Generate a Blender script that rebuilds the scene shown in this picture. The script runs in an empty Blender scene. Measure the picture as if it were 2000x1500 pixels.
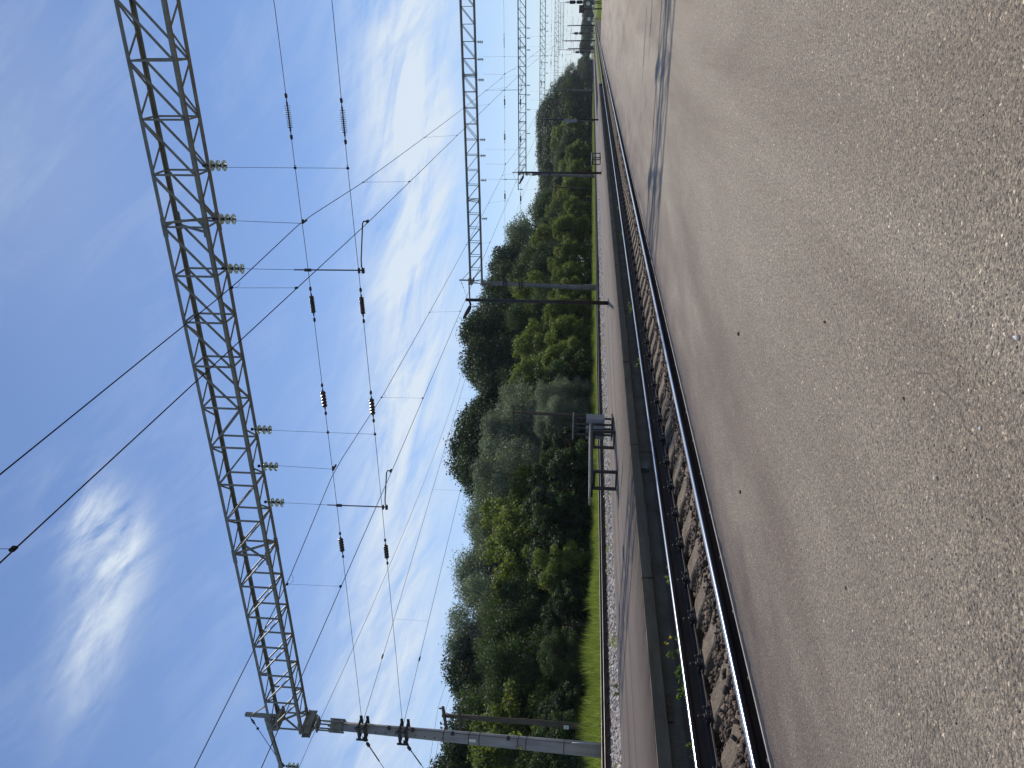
import bpy, math, random
import numpy as np
from mathutils import Vector, Matrix

C = bpy.context.scene.collection
rng = np.random.default_rng(7)
random.seed(7)

# ------------------------------------------------------------------ camera
SC = bpy.context.scene
cam_d = bpy.data.cameras.new("camera")
cam = bpy.data.objects.new("camera", cam_d)
C.objects.link(cam)
cam_d.sensor_fit = 'HORIZONTAL'
cam_d.sensor_width = 36.0
cam_d.lens = 26.82
cam_d.clip_start = 0.05
cam_d.clip_end = 6000
CAM_H = 0.97
# the photographer held the phone on its side: the camera is rolled by a quarter turn
cam.matrix_world = Matrix((
    (-0.00989878, 0.89814399, 0.43959003, 0.0),
    (0.09417742, 0.43849486, -0.8937857, 0.0),
    (-0.99550622, 0.03255207, -0.08892545, CAM_H),
    (0, 0, 0, 1)))
SC.camera = cam

# ------------------------------------------------------------------ sun and sky
SUN = Vector((-0.272, 0.831, 1.0)).normalized()       # towards the sun
sun_d = bpy.data.lights.new("sun", 'SUN')
sun_d.energy = 3.8
sun_d.angle = math.radians(0.55)
sun_d.color = (1.0, 0.93, 0.82)
sun = bpy.data.objects.new("sun", sun_d)
sun.rotation_euler = (-SUN).to_track_quat('-Z', 'Y').to_euler()
C.objects.link(sun)
SC.view_settings.view_transform = 'Standard'
SC.view_settings.look = 'None'
SC.view_settings.gamma = 1.0
SC.view_settings.exposure = 0.0


class NT:
    """small helper to write node trees"""
    def __init__(self, tree):
        self.t = tree
        tree.nodes.clear()

    def n(self, kind, **kw):
        nd = self.t.nodes.new(kind)
        ins = kw.pop('ins', {})
        for k, v in kw.items():
            setattr(nd, k, v)
        for k, v in ins.items():
            self.set(nd.inputs[k], v)
        return nd

    def set(self, sock, v):
        if hasattr(v, 'is_output') or isinstance(v, bpy.types.NodeSocket):
            self.t.links.new(v, sock)
        else:
            sock.default_value = v

    def math(self, op, a, b=None, c=None, clamp=False):
        nd = self.t.nodes.new('ShaderNodeMath')
        nd.operation = op
        nd.use_clamp = clamp
        self.set(nd.inputs[0], a)
        if b is not None:
            self.set(nd.inputs[1], b)
        if c is not None:
            self.set(nd.inputs[2], c)
        return nd.outputs[0]

    def mix(self, fac, a, b, mode='MIX'):
        nd = self.t.nodes.new('ShaderNodeMix')
        nd.data_type = 'RGBA'
        nd.blend_type = mode
        self.set(nd.inputs[0], fac)
        self.set(nd.inputs[6], a)
        self.set(nd.inputs[7], b)
        return nd.outputs[2]

    def ramp(self, fac, stops):
        nd = self.t.nodes.new('ShaderNodeValToRGB')
        cr = nd.color_ramp
        while len(cr.elements) < len(stops):
            cr.elements.new(0.5)
        for e, (p, c) in zip(cr.elements, stops):
            e.position = p
            e.color = c if len(c) == 4 else (*c, 1)
        self.set(nd.inputs[0], fac)
        return nd.outputs[0]

    def noise(self, vec, scale, detail=4, rough=0.55, dist=0.0, kind=None):
        nd = self.t.nodes.new('ShaderNodeTexNoise')
        if vec is not None:
            self.set(nd.inputs['Vector'], vec)
        nd.inputs['Scale'].default_value = scale
        nd.inputs['Detail'].default_value = detail
        nd.inputs['Roughness'].default_value = rough
        nd.inputs['Distortion'].default_value = dist
        return nd.outputs['Fac']

    def voro(self, vec, scale, feature='F1', rand=1.0):
        nd = self.t.nodes.new('ShaderNodeTexVoronoi')
        nd.feature = feature
        if vec is not None:
            self.set(nd.inputs['Vector'], vec)
        nd.inputs['Scale'].default_value = scale
        nd.inputs['Randomness'].default_value = rand
        return nd

    def mapping(self, vec, scale=(1, 1, 1), loc=(0, 0, 0), rot=(0, 0, 0)):
        nd = self.t.nodes.new('ShaderNodeMapping')
        self.set(nd.inputs['Vector'], vec)
        nd.inputs['Scale'].default_value = scale
        nd.inputs['Location'].default_value = loc
        nd.inputs['Rotation'].default_value = rot
        return nd.outputs[0]


def gray(v):
    return (v, v, v, 1)


W = bpy.data.worlds.new("World")
SC.world = W
W.use_nodes = True
nt = NT(W.node_tree)
sky = nt.n('ShaderNodeTexSky', sky_type='NISHITA', sun_disc=False,
           sun_elevation=math.asin(SUN.z), sun_rotation=math.atan2(SUN.x, SUN.y),
           altitude=150, air_density=1.0, dust_density=0.0, ozone_density=3.5)
tc = nt.n('ShaderNodeTexCoord')
sep = nt.n('ShaderNodeSeparateXYZ', ins={0: tc.outputs['Generated']})
sx, sy, sz = sep.outputs
az = nt.math('MULTIPLY', nt.math('ARCTAN2', sx, sy), 57.2958)
el = nt.math('MULTIPLY', nt.math('ARCSINE', sz), 57.2958)


def bump2(caz, cel, waz, wel, tilt=0.0):
    """soft blob on the sky centred on azimuth / elevation in degrees"""
    da = nt.math('SUBTRACT', az, caz)
    de = nt.math('SUBTRACT', el, cel)
    de = nt.math('SUBTRACT', de, nt.math('MULTIPLY', da, tilt))
    a = nt.math('POWER', nt.math('ABSOLUTE', nt.math('DIVIDE', da, waz)), 2.0)
    b = nt.math('POWER', nt.math('ABSOLUTE', nt.math('DIVIDE', de, wel)), 2.0)
    return nt.math('POWER', 2.718, nt.math('MULTIPLY', nt.math('ADD', a, b), -1.0))


comb = nt.n('ShaderNodeCombineXYZ', ins={0: az, 1: el, 2: 0.0})
cv = nt.mapping(nt.mapping(comb.outputs[0], rot=(0, 0, math.radians(16))), scale=(0.055, 0.26, 1))
cv2 = nt.mapping(nt.mapping(comb.outputs[0], rot=(0, 0, math.radians(38))), scale=(0.07, 0.30, 1), loc=(3, 7, 0))
n1 = nt.noise(cv, 1.5, 14, 0.64, 0.7)
n2 = nt.noise(cv2, 1.0, 12, 0.66, 0.8)
nb = nt.noise(nt.mapping(comb.outputs[0], scale=(0.03, 0.09, 1), loc=(9, 2, 0)), 1.3, 5, 0.55, 0.3)
band = nt.math('ADD', bump2(-8, 12.6, 30, 3.4), nt.math('MULTIPLY', bump2(-44, 13.0, 22, 3.8), 0.62))
band = nt.math('ADD', band, nt.math('MULTIPLY', bump2(-10, 12.2, 9, 2.2), 0.35))
patch = nt.math('ADD', bump2(-38.5, 32.6, 3.6, 2.4, 0.3), nt.math('MULTIPLY', bump2(-45, 31.6, 6.5, 1.8), 0.85))
wisp = nt.math('ADD', bump2(-9, 36.5, 13, 6.0), nt.math('MULTIPLY', bump2(-30, 22.5, 22, 9.0), 0.35))
base_c = nt.math('MULTIPLY', band, nt.math('ADD', nt.math('MULTIPLY', nt.math('ADD', n1, nt.math('MULTIPLY', n2, 0.5)), 3.0), -1.62))
patch_c = nt.math('MULTIPLY', patch, nt.math('ADD', nt.math('MULTIPLY', nt.math('ADD', n1, nt.math('MULTIPLY', n2, 0.6)), 2.8), -1.68))
wisp_c = nt.math('MULTIPLY', wisp, nt.math('ADD', nt.math('MULTIPLY', n2, 0.12), 0.08))
all_c = nt.math('MAXIMUM', nt.math('MULTIPLY', nt.math('SUBTRACT', nt.math('MULTIPLY', n2, nb), 0.24), 0.6), 0.0)
cl = nt.math('ADD', nt.math('MAXIMUM', base_c, 0.0), nt.math('MAXIMUM', patch_c, 0.0))
cl = nt.math('ADD', cl, nt.math('MAXIMUM', wisp_c, 0.0))
cl = nt.math('ADD', cl, all_c)
cl = nt.math('MULTIPLY', cl, nt.math('SMOOTH_MIN', 1.0, nt.math('MULTIPLY', nt.math('MAXIMUM', el, 0.0), 0.12), 0.3))
cl = nt.math('MINIMUM', nt.math('MAXIMUM', nt.math('ADD', cl, 0.09), 0.0), 0.9)
hsv = nt.n('ShaderNodeHueSaturation', ins={'Saturation': 1.12, 'Value': 1.0, 'Color': sky.outputs[0]})
blue = nt.mix(1.0, hsv.outputs[0], (1.10, 1.03, 1.13, 1), 'MULTIPLY')
low = nt.math('POWER', 2.718, nt.math('MULTIPLY', nt.math('MAXIMUM', el, 0.0), -0.20))
blue = nt.mix(nt.math('MULTIPLY', low, 0.85), blue, (5.6, 7.2, 8.6, 1))
col = nt.mix(cl, blue, (7.4, 8.3, 9.2, 1))
bg = nt.n('ShaderNodeBackground', ins={'Color': col, 'Strength': 0.100})
out = nt.n('ShaderNodeOutputWorld', ins={'Surface': bg.outputs[0]})

# ------------------------------------------------------------------ materials
MATS = {}


def mat(name, fn):
    m = bpy.data.materials.new(name)
    m.use_nodes = True
    t = NT(m.node_tree)
    o = t.n('ShaderNodeOutputMaterial')
    s = fn(t)
    t.t.links.new(s, o.inputs['Surface'])
    MATS[name] = m
    return m


def bsdf(t, **kw):
    nd = t.n('ShaderNodeBsdfPrincipled')
    for k, v in kw.items():
        t.set(nd.inputs[k.replace('_', ' ')], v)
    return nd.outputs[0]


def obj_co(t):
    return t.n('ShaderNodeTexCoord').outputs['Object']


def geo_pos(t):
    return t.n('ShaderNodeNewGeometry').outputs['Position']


def bump(t, h, strength=0.5, dist=0.01, normal=None):
    nd = t.n('ShaderNodeBump', ins={'Strength': strength, 'Distance': dist, 'Height': h})
    if normal is not None:
        t.set(nd.inputs['Normal'], normal)
    return nd.outputs[0]


def simple(name, c1, c2, scale=6, rough=0.6, metal=0.0, bstr=0.25, bdist=0.004, spec=0.4, stretch=(1, 1, 1)):
    def f(t):
        co = t.mapping(obj_co(t), scale=stretch)
        n = t.noise(co, scale, 6, 0.6)
        c = t.ramp(n, [(0.3, c1), (0.7, c2)])
        n2 = t.noise(co, scale * 7, 4, 0.6)
        return bsdf(t, Base_Color=c, Roughness=t.math('ADD', t.math('MULTIPLY', n2, 0.25), rough - 0.12),
                    Metallic=metal, Specular_IOR_Level=spec, Normal=bump(t, n2, bstr, bdist))
    return mat(name, f)


def asphalt(name, edge_x, joints, warm=1.0, K=1.0, G=1.0):
    def f(t):
        p = geo_pos(t)
        sp = t.n('ShaderNodeSeparateXYZ', ins={0: p})
        x = sp.outputs[0]
        big = t.noise(t.mapping(p, scale=(1.6, 0.22, 1)), 1.0, 6, 0.6, 0.4)
        mid = t.noise(t.mapping(p, scale=(2.4, 0.8, 1)), 1.4, 5, 0.6)
        c = t.ramp(big, [(0.30, (0.30*K, 0.218*K*G, 0.150*K*G)), (0.50, (0.465*K, 0.373*K*G, 0.268*K*G)), (0.70, (0.58*K, 0.482*K*G, 0.358*K*G))])
        # reddish dust towards the platform edge
        d = t.math('MULTIPLY', t.math('ABSOLUTE', t.math('SUBTRACT', x, edge_x)), 1.0)
        fe = t.math('POWER', 2.718, t.math('MULTIPLY', d, -0.85))
        fe = t.math('MULTIPLY', fe, t.math('ADD', t.math('MULTIPLY', mid, 1.2), 0.1))
        c = t.mix(t.math('MINIMUM', t.math('MULTIPLY', fe, 1.35), 0.95), c, (0.115 * warm, 0.073, 0.052, 1))
        # aggregate grains in two sizes: pale stones, dark pits, rare glints painted in
        v1 = t.voro(p, 185)
        g1 = t.ramp(v1.outputs['Color'], [(0.0, gray(0.28)), (0.25, gray(0.72)), (0.70, gray(1.12)), (0.90, gray(1.5)), (0.985, gray(3.6))])
        v2 = t.voro(p, 340)
        g2 = t.ramp(v2.outputs['Color'], [(0.0, gray(0.5)), (0.6, gray(1.0)), (1.0, gray(1.9))])
        pits = t.noise(p, 105, 5, 0.75)
        g3 = t.ramp(pits, [(0.36, gray(0.10)), (0.48, gray(1.0))])
        patch = t.noise(t.mapping(p, scale=(1.0, 0.6, 1)), 2.6, 4, 0.6)
        nearby = t.math('MULTIPLY', t.math('SUBTRACT', 1.75, sp.outputs[1]), 2.0, clamp=True)
        rough_zone = t.math('MULTIPLY', t.ramp(patch, [(0.42, gray(0)), (0.62, gray(1))]), nearby)
        v3 = t.voro(p, 95)
        g4 = t.ramp(v3.outputs['Color'], [(0.0, gray(0.35)), (0.5, gray(0.95)), (0.9, gray(1.5)), (0.98, gray(2.4))])
        c = t.mix(t.math('MULTIPLY', rough_zone, 0.75), c, g4, 'MULTIPLY')
        c = t.mix(1.0, c, g1, 'MULTIPLY')
        c = t.mix(0.7, c, g2, 'MULTIPLY')
        c = t.mix(0.9, c, g3, 'MULTIPLY')
        # fine cracks
        wob = t.noise(t.mapping(p, scale=(1, 0.35, 1)), 1.3, 5, 0.6)
        vc = t.voro(t.mapping(p, scale=(0.42, 0.13, 1), loc=(0.37, 0.2, 0)), 1.0, 'DISTANCE_TO_EDGE')
        t.set(vc.inputs['Vector'], t.n('ShaderNodeVectorMath', operation='ADD', ins={0: t.mapping(p, scale=(0.40, 0.13, 1), loc=(0.37, 0.2, 0)), 1: t.n('ShaderNodeCombineXYZ', ins={0: t.math('MULTIPLY', wob, 0.3), 1: t.math('MULTIPLY', wob, 0.22)}).outputs[0]}).outputs[0])
        brk = t.noise(p, 0.9, 2, 0.5)
        cr = t.math('MULTIPLY', t.math('MULTIPLY', t.math('LESS_THAN', vc.outputs['Distance'], 0.0005), t.math('GREATER_THAN', brk, 0.44)), 0.6)
        for (jx, w) in joints:
            jj = t.math('ABSOLUTE', t.math('SUBTRACT', t.math('ADD', x, t.math('MULTIPLY', wob, 0.12)), jx + 0.06))
            cr = t.math('MAXIMUM', cr, t.math('LESS_THAN', jj, w))
        c = t.mix(t.math('MULTIPLY', cr, 0.75), c, (0.02, 0.018, 0.017, 1))
        h = t.math('ADD', t.math('MULTIPLY', v1.outputs['Distance'], -0.5), t.math('MULTIPLY', pits, 1.2))
        h = t.math('ADD', h, t.math('MULTIPLY', v2.outputs['Distance'], -0.25))
        h = t.math('ADD', h, t.math('MULTIPLY', t.math('MULTIPLY', v3.outputs['Distance'], -1.2), rough_zone))
        h = t.math('SUBTRACT', h, t.math('MULTIPLY', cr, 1.0))
        nm = bump(t, h, 1.0, 0.008)
        rg = t.math('ADD', t.math('MULTIPLY', v1.outputs['Color'], 0.45), 0.50)
        return bsdf(t, Base_Color=c, Roughness=rg, Specular_IOR_Level=0.22, Sheen_Weight=0.22, Sheen_Roughness=0.45, Sheen_Tint=(1, 0.93, 0.86, 1), Normal=nm)
    return mat(name, f)


asphalt('asphalt_near', -2.62, [])
asphalt('asphalt_island', -5.85, [(-8.3, 0.09), (-7.55, 0.06), (-9.15, 0.07)], 1.0, 0.37, 0.87)


def m_slab(t):
    p = geo_pos(t)
    n = t.noise(t.mapping(p, scale=(1, 1, 5)), 1.6, 6, 0.65)
    fine = t.noise(p, 40, 4, 0.6)
    c = t.ramp(n, [(0.25, (0.080, 0.062, 0.043)), (0.6, (0.145, 0.120, 0.085)), (0.8, (0.19, 0.165, 0.125))])
    drip = t.noise(t.mapping(p, scale=(1, 6, 0.6)), 1.5, 4, 0.6)
    c = t.mix(t.ramp(drip, [(0.5, gray(0)), (0.75, gray(0.6))]), c, (0.09, 0.075, 0.06, 1))
    return bsdf(t, Base_Color=c, Roughness=0.85, Normal=bump(t, fine, 0.5, 0.006))


mat('slab', m_slab)
simple('kerb_lip', (0.30, 0.26, 0.22), (0.42, 0.37, 0.32), 9, 0.8)


def m_wall(t):
    p = geo_pos(t)
    sp = t.n('ShaderNodeSeparateXYZ', ins={0: p})
    n = t.noise(t.mapping(p, scale=(1, 1.2, 2)), 2.0, 7, 0.65)
    c = t.ramp(n, [(0.3, (0.085, 0.075, 0.058)), (0.7, (0.165, 0.155, 0.13))])
    boards = t.n('ShaderNodeTexWave', wave_type='BANDS', bands_direction='Y', ins={'Vector': p, 'Scale': 7.0, 'Distortion': 3.0, 'Detail': 3.0})
    c = t.mix(0.12, c, boards.outputs['Color'], 'MULTIPLY')
    z = t.math('ADD', sp.outputs[2], t.math('MULTIPLY', n, 0.05))
    rust = t.math('MULTIPLY', t.math('LESS_THAN', t.math('ABSOLUTE', t.math('SUBTRACT', z, -0.10)), 0.035), 0.65)
    c = t.mix(rust, c, (0.085, 0.055, 0.04, 1))
    return bsdf(t, Base_Color=c, Roughness=0.9, Normal=bump(t, n, 0.5, 0.01))


mat('wall', m_wall)


def m_pole(t):
    p = obj_co(t)
    n = t.noise(t.mapping(p, scale=(3, 3, 0.7)), 1.4, 7, 0.65)
    c = t.ramp(n, [(0.28, (0.22, 0.21, 0.205)), (0.55, (0.33, 0.32, 0.315)), (0.8, (0.42, 0.41, 0.40))])
    s = t.noise(t.mapping(p, scale=(14, 14, 0.8)), 1.0, 4, 0.6)
    c = t.mix(t.ramp(s, [(0.55, gray(0)), (0.8, gray(0.5))]), c, (0.13, 0.115, 0.10, 1))
    f = t.noise(p, 45, 4, 0.6)
    return bsdf(t, Base_Color=c, Roughness=0.85, Normal=bump(t, f, 0.4, 0.006))


mat('pole_concrete', m_pole)
simple('pole_far_shaded', (0.13, 0.125, 0.12), (0.22, 0.215, 0.21), 3, 0.85, 0.0, 0.3)  # darker pole concrete for the far gantries, shade put into its colour
simple('steel_paint', (0.13, 0.137, 0.125), (0.25, 0.25, 0.23), 3, 0.55, 0.0, 0.15)
simple('steel_dark', (0.018, 0.016, 0.017), (0.05, 0.042, 0.038), 5, 0.6, 0.0, 0.25)
simple('rail_worn', (0.16, 0.14, 0.13), (0.27, 0.25, 0.24), 5, 0.42, 0.6, 0.1, stretch=(1, 0.3, 1))
simple('foot_lit', (0.14, 0.11, 0.085), (0.27, 0.22, 0.17), 8, 0.85)  # sunlight catching the rail foot edge, put into a paler colour
simple('rail_rust', (0.022, 0.015, 0.013), (0.055, 0.036, 0.028), 5, 0.7, 0.0, 0.3, stretch=(1, 0.3, 1))


def m_head(t):
    p = geo_pos(t)
    n = t.noise(t.mapping(p, scale=(40, 0.6, 40)), 1.0, 4, 0.6)
    c = t.ramp(n, [(0.3, (0.50, 0.50, 0.51)), (0.7, (0.68, 0.68, 0.69))])
    return bsdf(t, Base_Color=c, Metallic=1.0, Roughness=t.math('ADD', t.math('MULTIPLY', n, 0.12), 0.17),
                Normal=bump(t, n, 0.1, 0.001))


mat('rail_steel', m_head)
simple('wire', (0.012, 0.011, 0.012), (0.028, 0.024, 0.024), 3, 0.8, 0.0, 0.0, spec=0.1)
simple('porcelain', (0.02, 0.011, 0.009), (0.045, 0.025, 0.018), 4, 0.22, 0.0, 0.05, spec=0.6)
simple('galvanised', (0.22, 0.22, 0.22), (0.38, 0.38, 0.37), 12, 0.5, 0.5, 0.1)
simple('wood_pole', (0.060, 0.045, 0.033), (0.145, 0.112, 0.085), 4, 0.85, 0.0, 0.6, 0.01, stretch=(6, 6, 0.6))
simple('box_grey', (0.20, 0.21, 0.225), (0.27, 0.28, 0.295), 3, 0.5, 0.0, 0.08)
simple('box_dark', (0.085, 0.09, 0.10), (0.13, 0.135, 0.145), 3, 0.5, 0.0, 0.08)
simple('seat_paint', (0.20, 0.17, 0.14), (0.34, 0.30, 0.27), 8, 0.42, 0.0, 0.3)
simple('board_dark', (0.045, 0.047, 0.035), (0.09, 0.09, 0.07), 3, 0.7, 0.0, 0.1)
simple('sign_white', (0.70, 0.70, 0.66), (0.80, 0.80, 0.76), 4, 0.5, 0.0, 0.05)
simple('sign_yellow', (0.42, 0.38, 0.16), (0.55, 0.49, 0.22), 4, 0.5, 0.0, 0.05)
simple('ink', (0.015, 0.018, 0.02), (0.03, 0.035, 0.04), 4, 0.6)
simple('red_paint', (0.35, 0.03, 0.02), (0.45, 0.05, 0.03), 4, 0.5)
simple('petal', (0.75, 0.58, 0.03), (0.85, 0.70, 0.06), 20, 0.5)


def m_glass(t):
    b = t.n('ShaderNodeBsdfPrincipled')
    b.inputs['Base Color'].default_value = (0.86, 0.98, 0.90, 1)
    b.inputs['Roughness'].default_value = 0.06
    b.inputs['Transmission Weight'].default_value = 0.6
    b.inputs['IOR'].default_value = 1.5
    return b.outputs[0]


mat('glass', m_glass)


def m_sleeper(t):
    p = geo_pos(t)
    n = t.noise(p, 6, 7, 0.7)
    c = t.ramp(n, [(0.28, (0.10, 0.073, 0.047)), (0.5, (0.19, 0.145, 0.10)), (0.75, (0.29, 0.235, 0.175))])
    f = t.noise(p, 38, 6, 0.7)
    c = t.mix(0.8, c, t.ramp(f, [(0.35, gray(0.4)), (0.6, gray(1.25))]), 'MULTIPLY')
    return bsdf(t, Base_Color=c, Roughness=0.9, Normal=bump(t, f, 1.0, 0.02))


mat('sleeper_concrete', m_sleeper)


def stone_mat(name, stops):
    def f(t):
        g = t.n('ShaderNodeNewGeometry')
        c = t.ramp(g.outputs['Random Per Island'], stops)
        n = t.noise(g.outputs['Position'], 45, 4, 0.6)
        c = t.mix(0.6, c, t.ramp(n, [(0.3, gray(0.5)), (0.7, gray(1.2))]), 'MULTIPLY')
        return bsdf(t, Base_Color=c, Roughness=0.85, Normal=bump(t, n, 0.5, 0.01))
    return mat(name, f)


stone_mat('stone_brown', [(0, (0.03, 0.020, 0.014)), (0.4, (0.085, 0.056, 0.038)), (0.75, (0.15, 0.10, 0.068)), (1, (0.32, 0.22, 0.15))])
stone_mat('stone_pale', [(0, (0.22, 0.19, 0.16)), (0.4, (0.50, 0.45, 0.40)), (0.8, (0.70, 0.66, 0.60)), (1, (0.34, 0.18, 0.14))])
simple('pebble_pale', (0.55, 0.50, 0.45), (0.75, 0.70, 0.64), 60, 0.8)
stone_mat('grit', [(0, (0.10, 0.085, 0.07)), (0.5, (0.22, 0.19, 0.16)), (0.9, (0.40, 0.36, 0.30)), (1, (0.60, 0.56, 0.50))])


def m_bed(name, c1, c2):
    def f(t):
        p = geo_pos(t)
        v = t.voro(p, 17)
        c = t.ramp(v.outputs['Color'], [(0.1, c1), (0.8, c2)])
        dk = t.ramp(v.outputs['Distance'], [(0.25, gray(1.0)), (0.75, gray(0.25))])
        c = t.mix(0.9, c, dk, 'MULTIPLY')
        return bsdf(t, Base_Color=c, Roughness=0.95, Normal=bump(t, t.math('MULTIPLY', v.outputs['Distance'], -1.0), 1.0, 0.04))
    return mat(name, f)


m_bed('bed_brown', (0.035, 0.025, 0.019), (0.17, 0.125, 0.09))
m_bed('bed_pale', (0.16, 0.14, 0.125), (0.50, 0.46, 0.42))


def m_ground(t):
    p = geo_pos(t)
    n = t.noise(p, 0.35, 6, 0.65)
    f = t.noise(p, 9, 5, 0.7)
    c = t.ramp(n, [(0.3, (0.070, 0.100, 0.025)), (0.55, (0.12, 0.16, 0.036)), (0.75, (0.19, 0.18, 0.07))])
    c = t.mix(0.6, c, t.ramp(f, [(0.3, gray(0.5)), (0.7, gray(1.3))]), 'MULTIPLY')
    return bsdf(t, Base_Color=c, Roughness=0.95, Normal=bump(t, f, 0.8, 0.08))


mat('earth', m_ground)


def leafy(name, stops, trans=0.35, rough=0.62, tcol=1.5, nsc=0.45):
    def f(t):
        g = t.n('ShaderNodeNewGeometry')
        r = g.outputs['Random Per Island']
        c = t.ramp(r, stops)
        n = t.noise(g.outputs['Position'], nsc, 4, 0.55)
        c = t.mix(0.55, c, t.ramp(n, [(0.32, gray(0.62)), (0.68, gray(1.3))]), 'MULTIPLY')
        b = bsdf(t, Base_Color=c, Roughness=rough, Specular_IOR_Level=0.28)
        tr = t.n('ShaderNodeBsdfTranslucent', ins={'Color': t.mix(1.0, c, (tcol * 1.05, tcol * 1.12, tcol * 0.55, 1), 'MULTIPLY')})
        mx = t.n('ShaderNodeMixShader', ins={0: trans, 1: b, 2: tr.outputs[0]})
        return mx.outputs[0]
    return mat(name, f)


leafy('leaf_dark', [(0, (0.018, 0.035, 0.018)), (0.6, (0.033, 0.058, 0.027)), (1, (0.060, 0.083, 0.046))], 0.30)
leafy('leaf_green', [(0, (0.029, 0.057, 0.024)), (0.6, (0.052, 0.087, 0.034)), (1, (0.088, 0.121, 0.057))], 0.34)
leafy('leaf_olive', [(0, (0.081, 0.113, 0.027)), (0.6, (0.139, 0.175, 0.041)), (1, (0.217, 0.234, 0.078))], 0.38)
leafy('leaf_silver', [(0, (0.110, 0.149, 0.104)), (0.6, (0.183, 0.228, 0.170)), (1, (0.345, 0.392, 0.337))], 0.28, 0.55, 1.1)
leafy('grass_blade', [(0, (0.114, 0.161, 0.033)), (0.6, (0.198, 0.249, 0.059)), (0.9, (0.304, 0.322, 0.101)), (1, (0.426, 0.365, 0.204))], 0.40, 0.62, 1.5, 1.6)
leafy('weed_leaf', [(0, (0.08, 0.14, 0.02)), (1, (0.15, 0.22, 0.05))], 0.4)
simple('bark', (0.045, 0.036, 0.028), (0.11, 0.092, 0.075), 5, 0.9, 0.0, 0.8, 0.02, stretch=(4, 4, 0.7))


# ------------------------------------------------------------------ object helpers
def tag(o, label=None, cat=None, group=None, kind=None):
    if label:
        o['label'] = label
    if cat:
        o['category'] = cat
    if group:
        o['group'] = group
    if kind:
        o['kind'] = kind
    return o


def empty(name, loc=(0, 0, 0), rz=0.0, label=None, cat=None, group=None):
    o = bpy.data.objects.new(name, None)
    o.location = loc
    o.rotation_euler = (0, 0, rz)
    o.empty_display_size = 0.2
    C.objects.link(o)
    return tag(o, label, cat, group)


def mesh_np(name, verts, faces, material, smooth=False):
    """verts (N,3) array, faces (M,k) array"""
    verts = np.asarray(verts, dtype=np.float32)
    faces = np.asarray(faces, dtype=np.int32)
    me = bpy.data.meshes.new(name)
    k = faces.shape[1]
    me.vertices.add(len(verts))
    me.vertices.foreach_set('co', verts.ravel())
    me.loops.add(faces.size)
    me.loops.foreach_set('vertex_index', faces.ravel())
    me.polygons.add(len(faces))
    me.polygons.foreach_set('loop_start', np.arange(0, faces.size, k, dtype=np.int32))
    if smooth:
        me.polygons.foreach_set('use_smooth', np.ones(len(faces), dtype=bool))
    me.update(calc_edges=True)
    me.materials.append(MATS[material])
    return me


def link_mesh(name, me, parent=None, loc=(0, 0, 0)):
    o = bpy.data.objects.new(name, me)
    o.location = loc
    C.objects.link(o)
    if parent is not None:
        o.parent = parent
    return o


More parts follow.
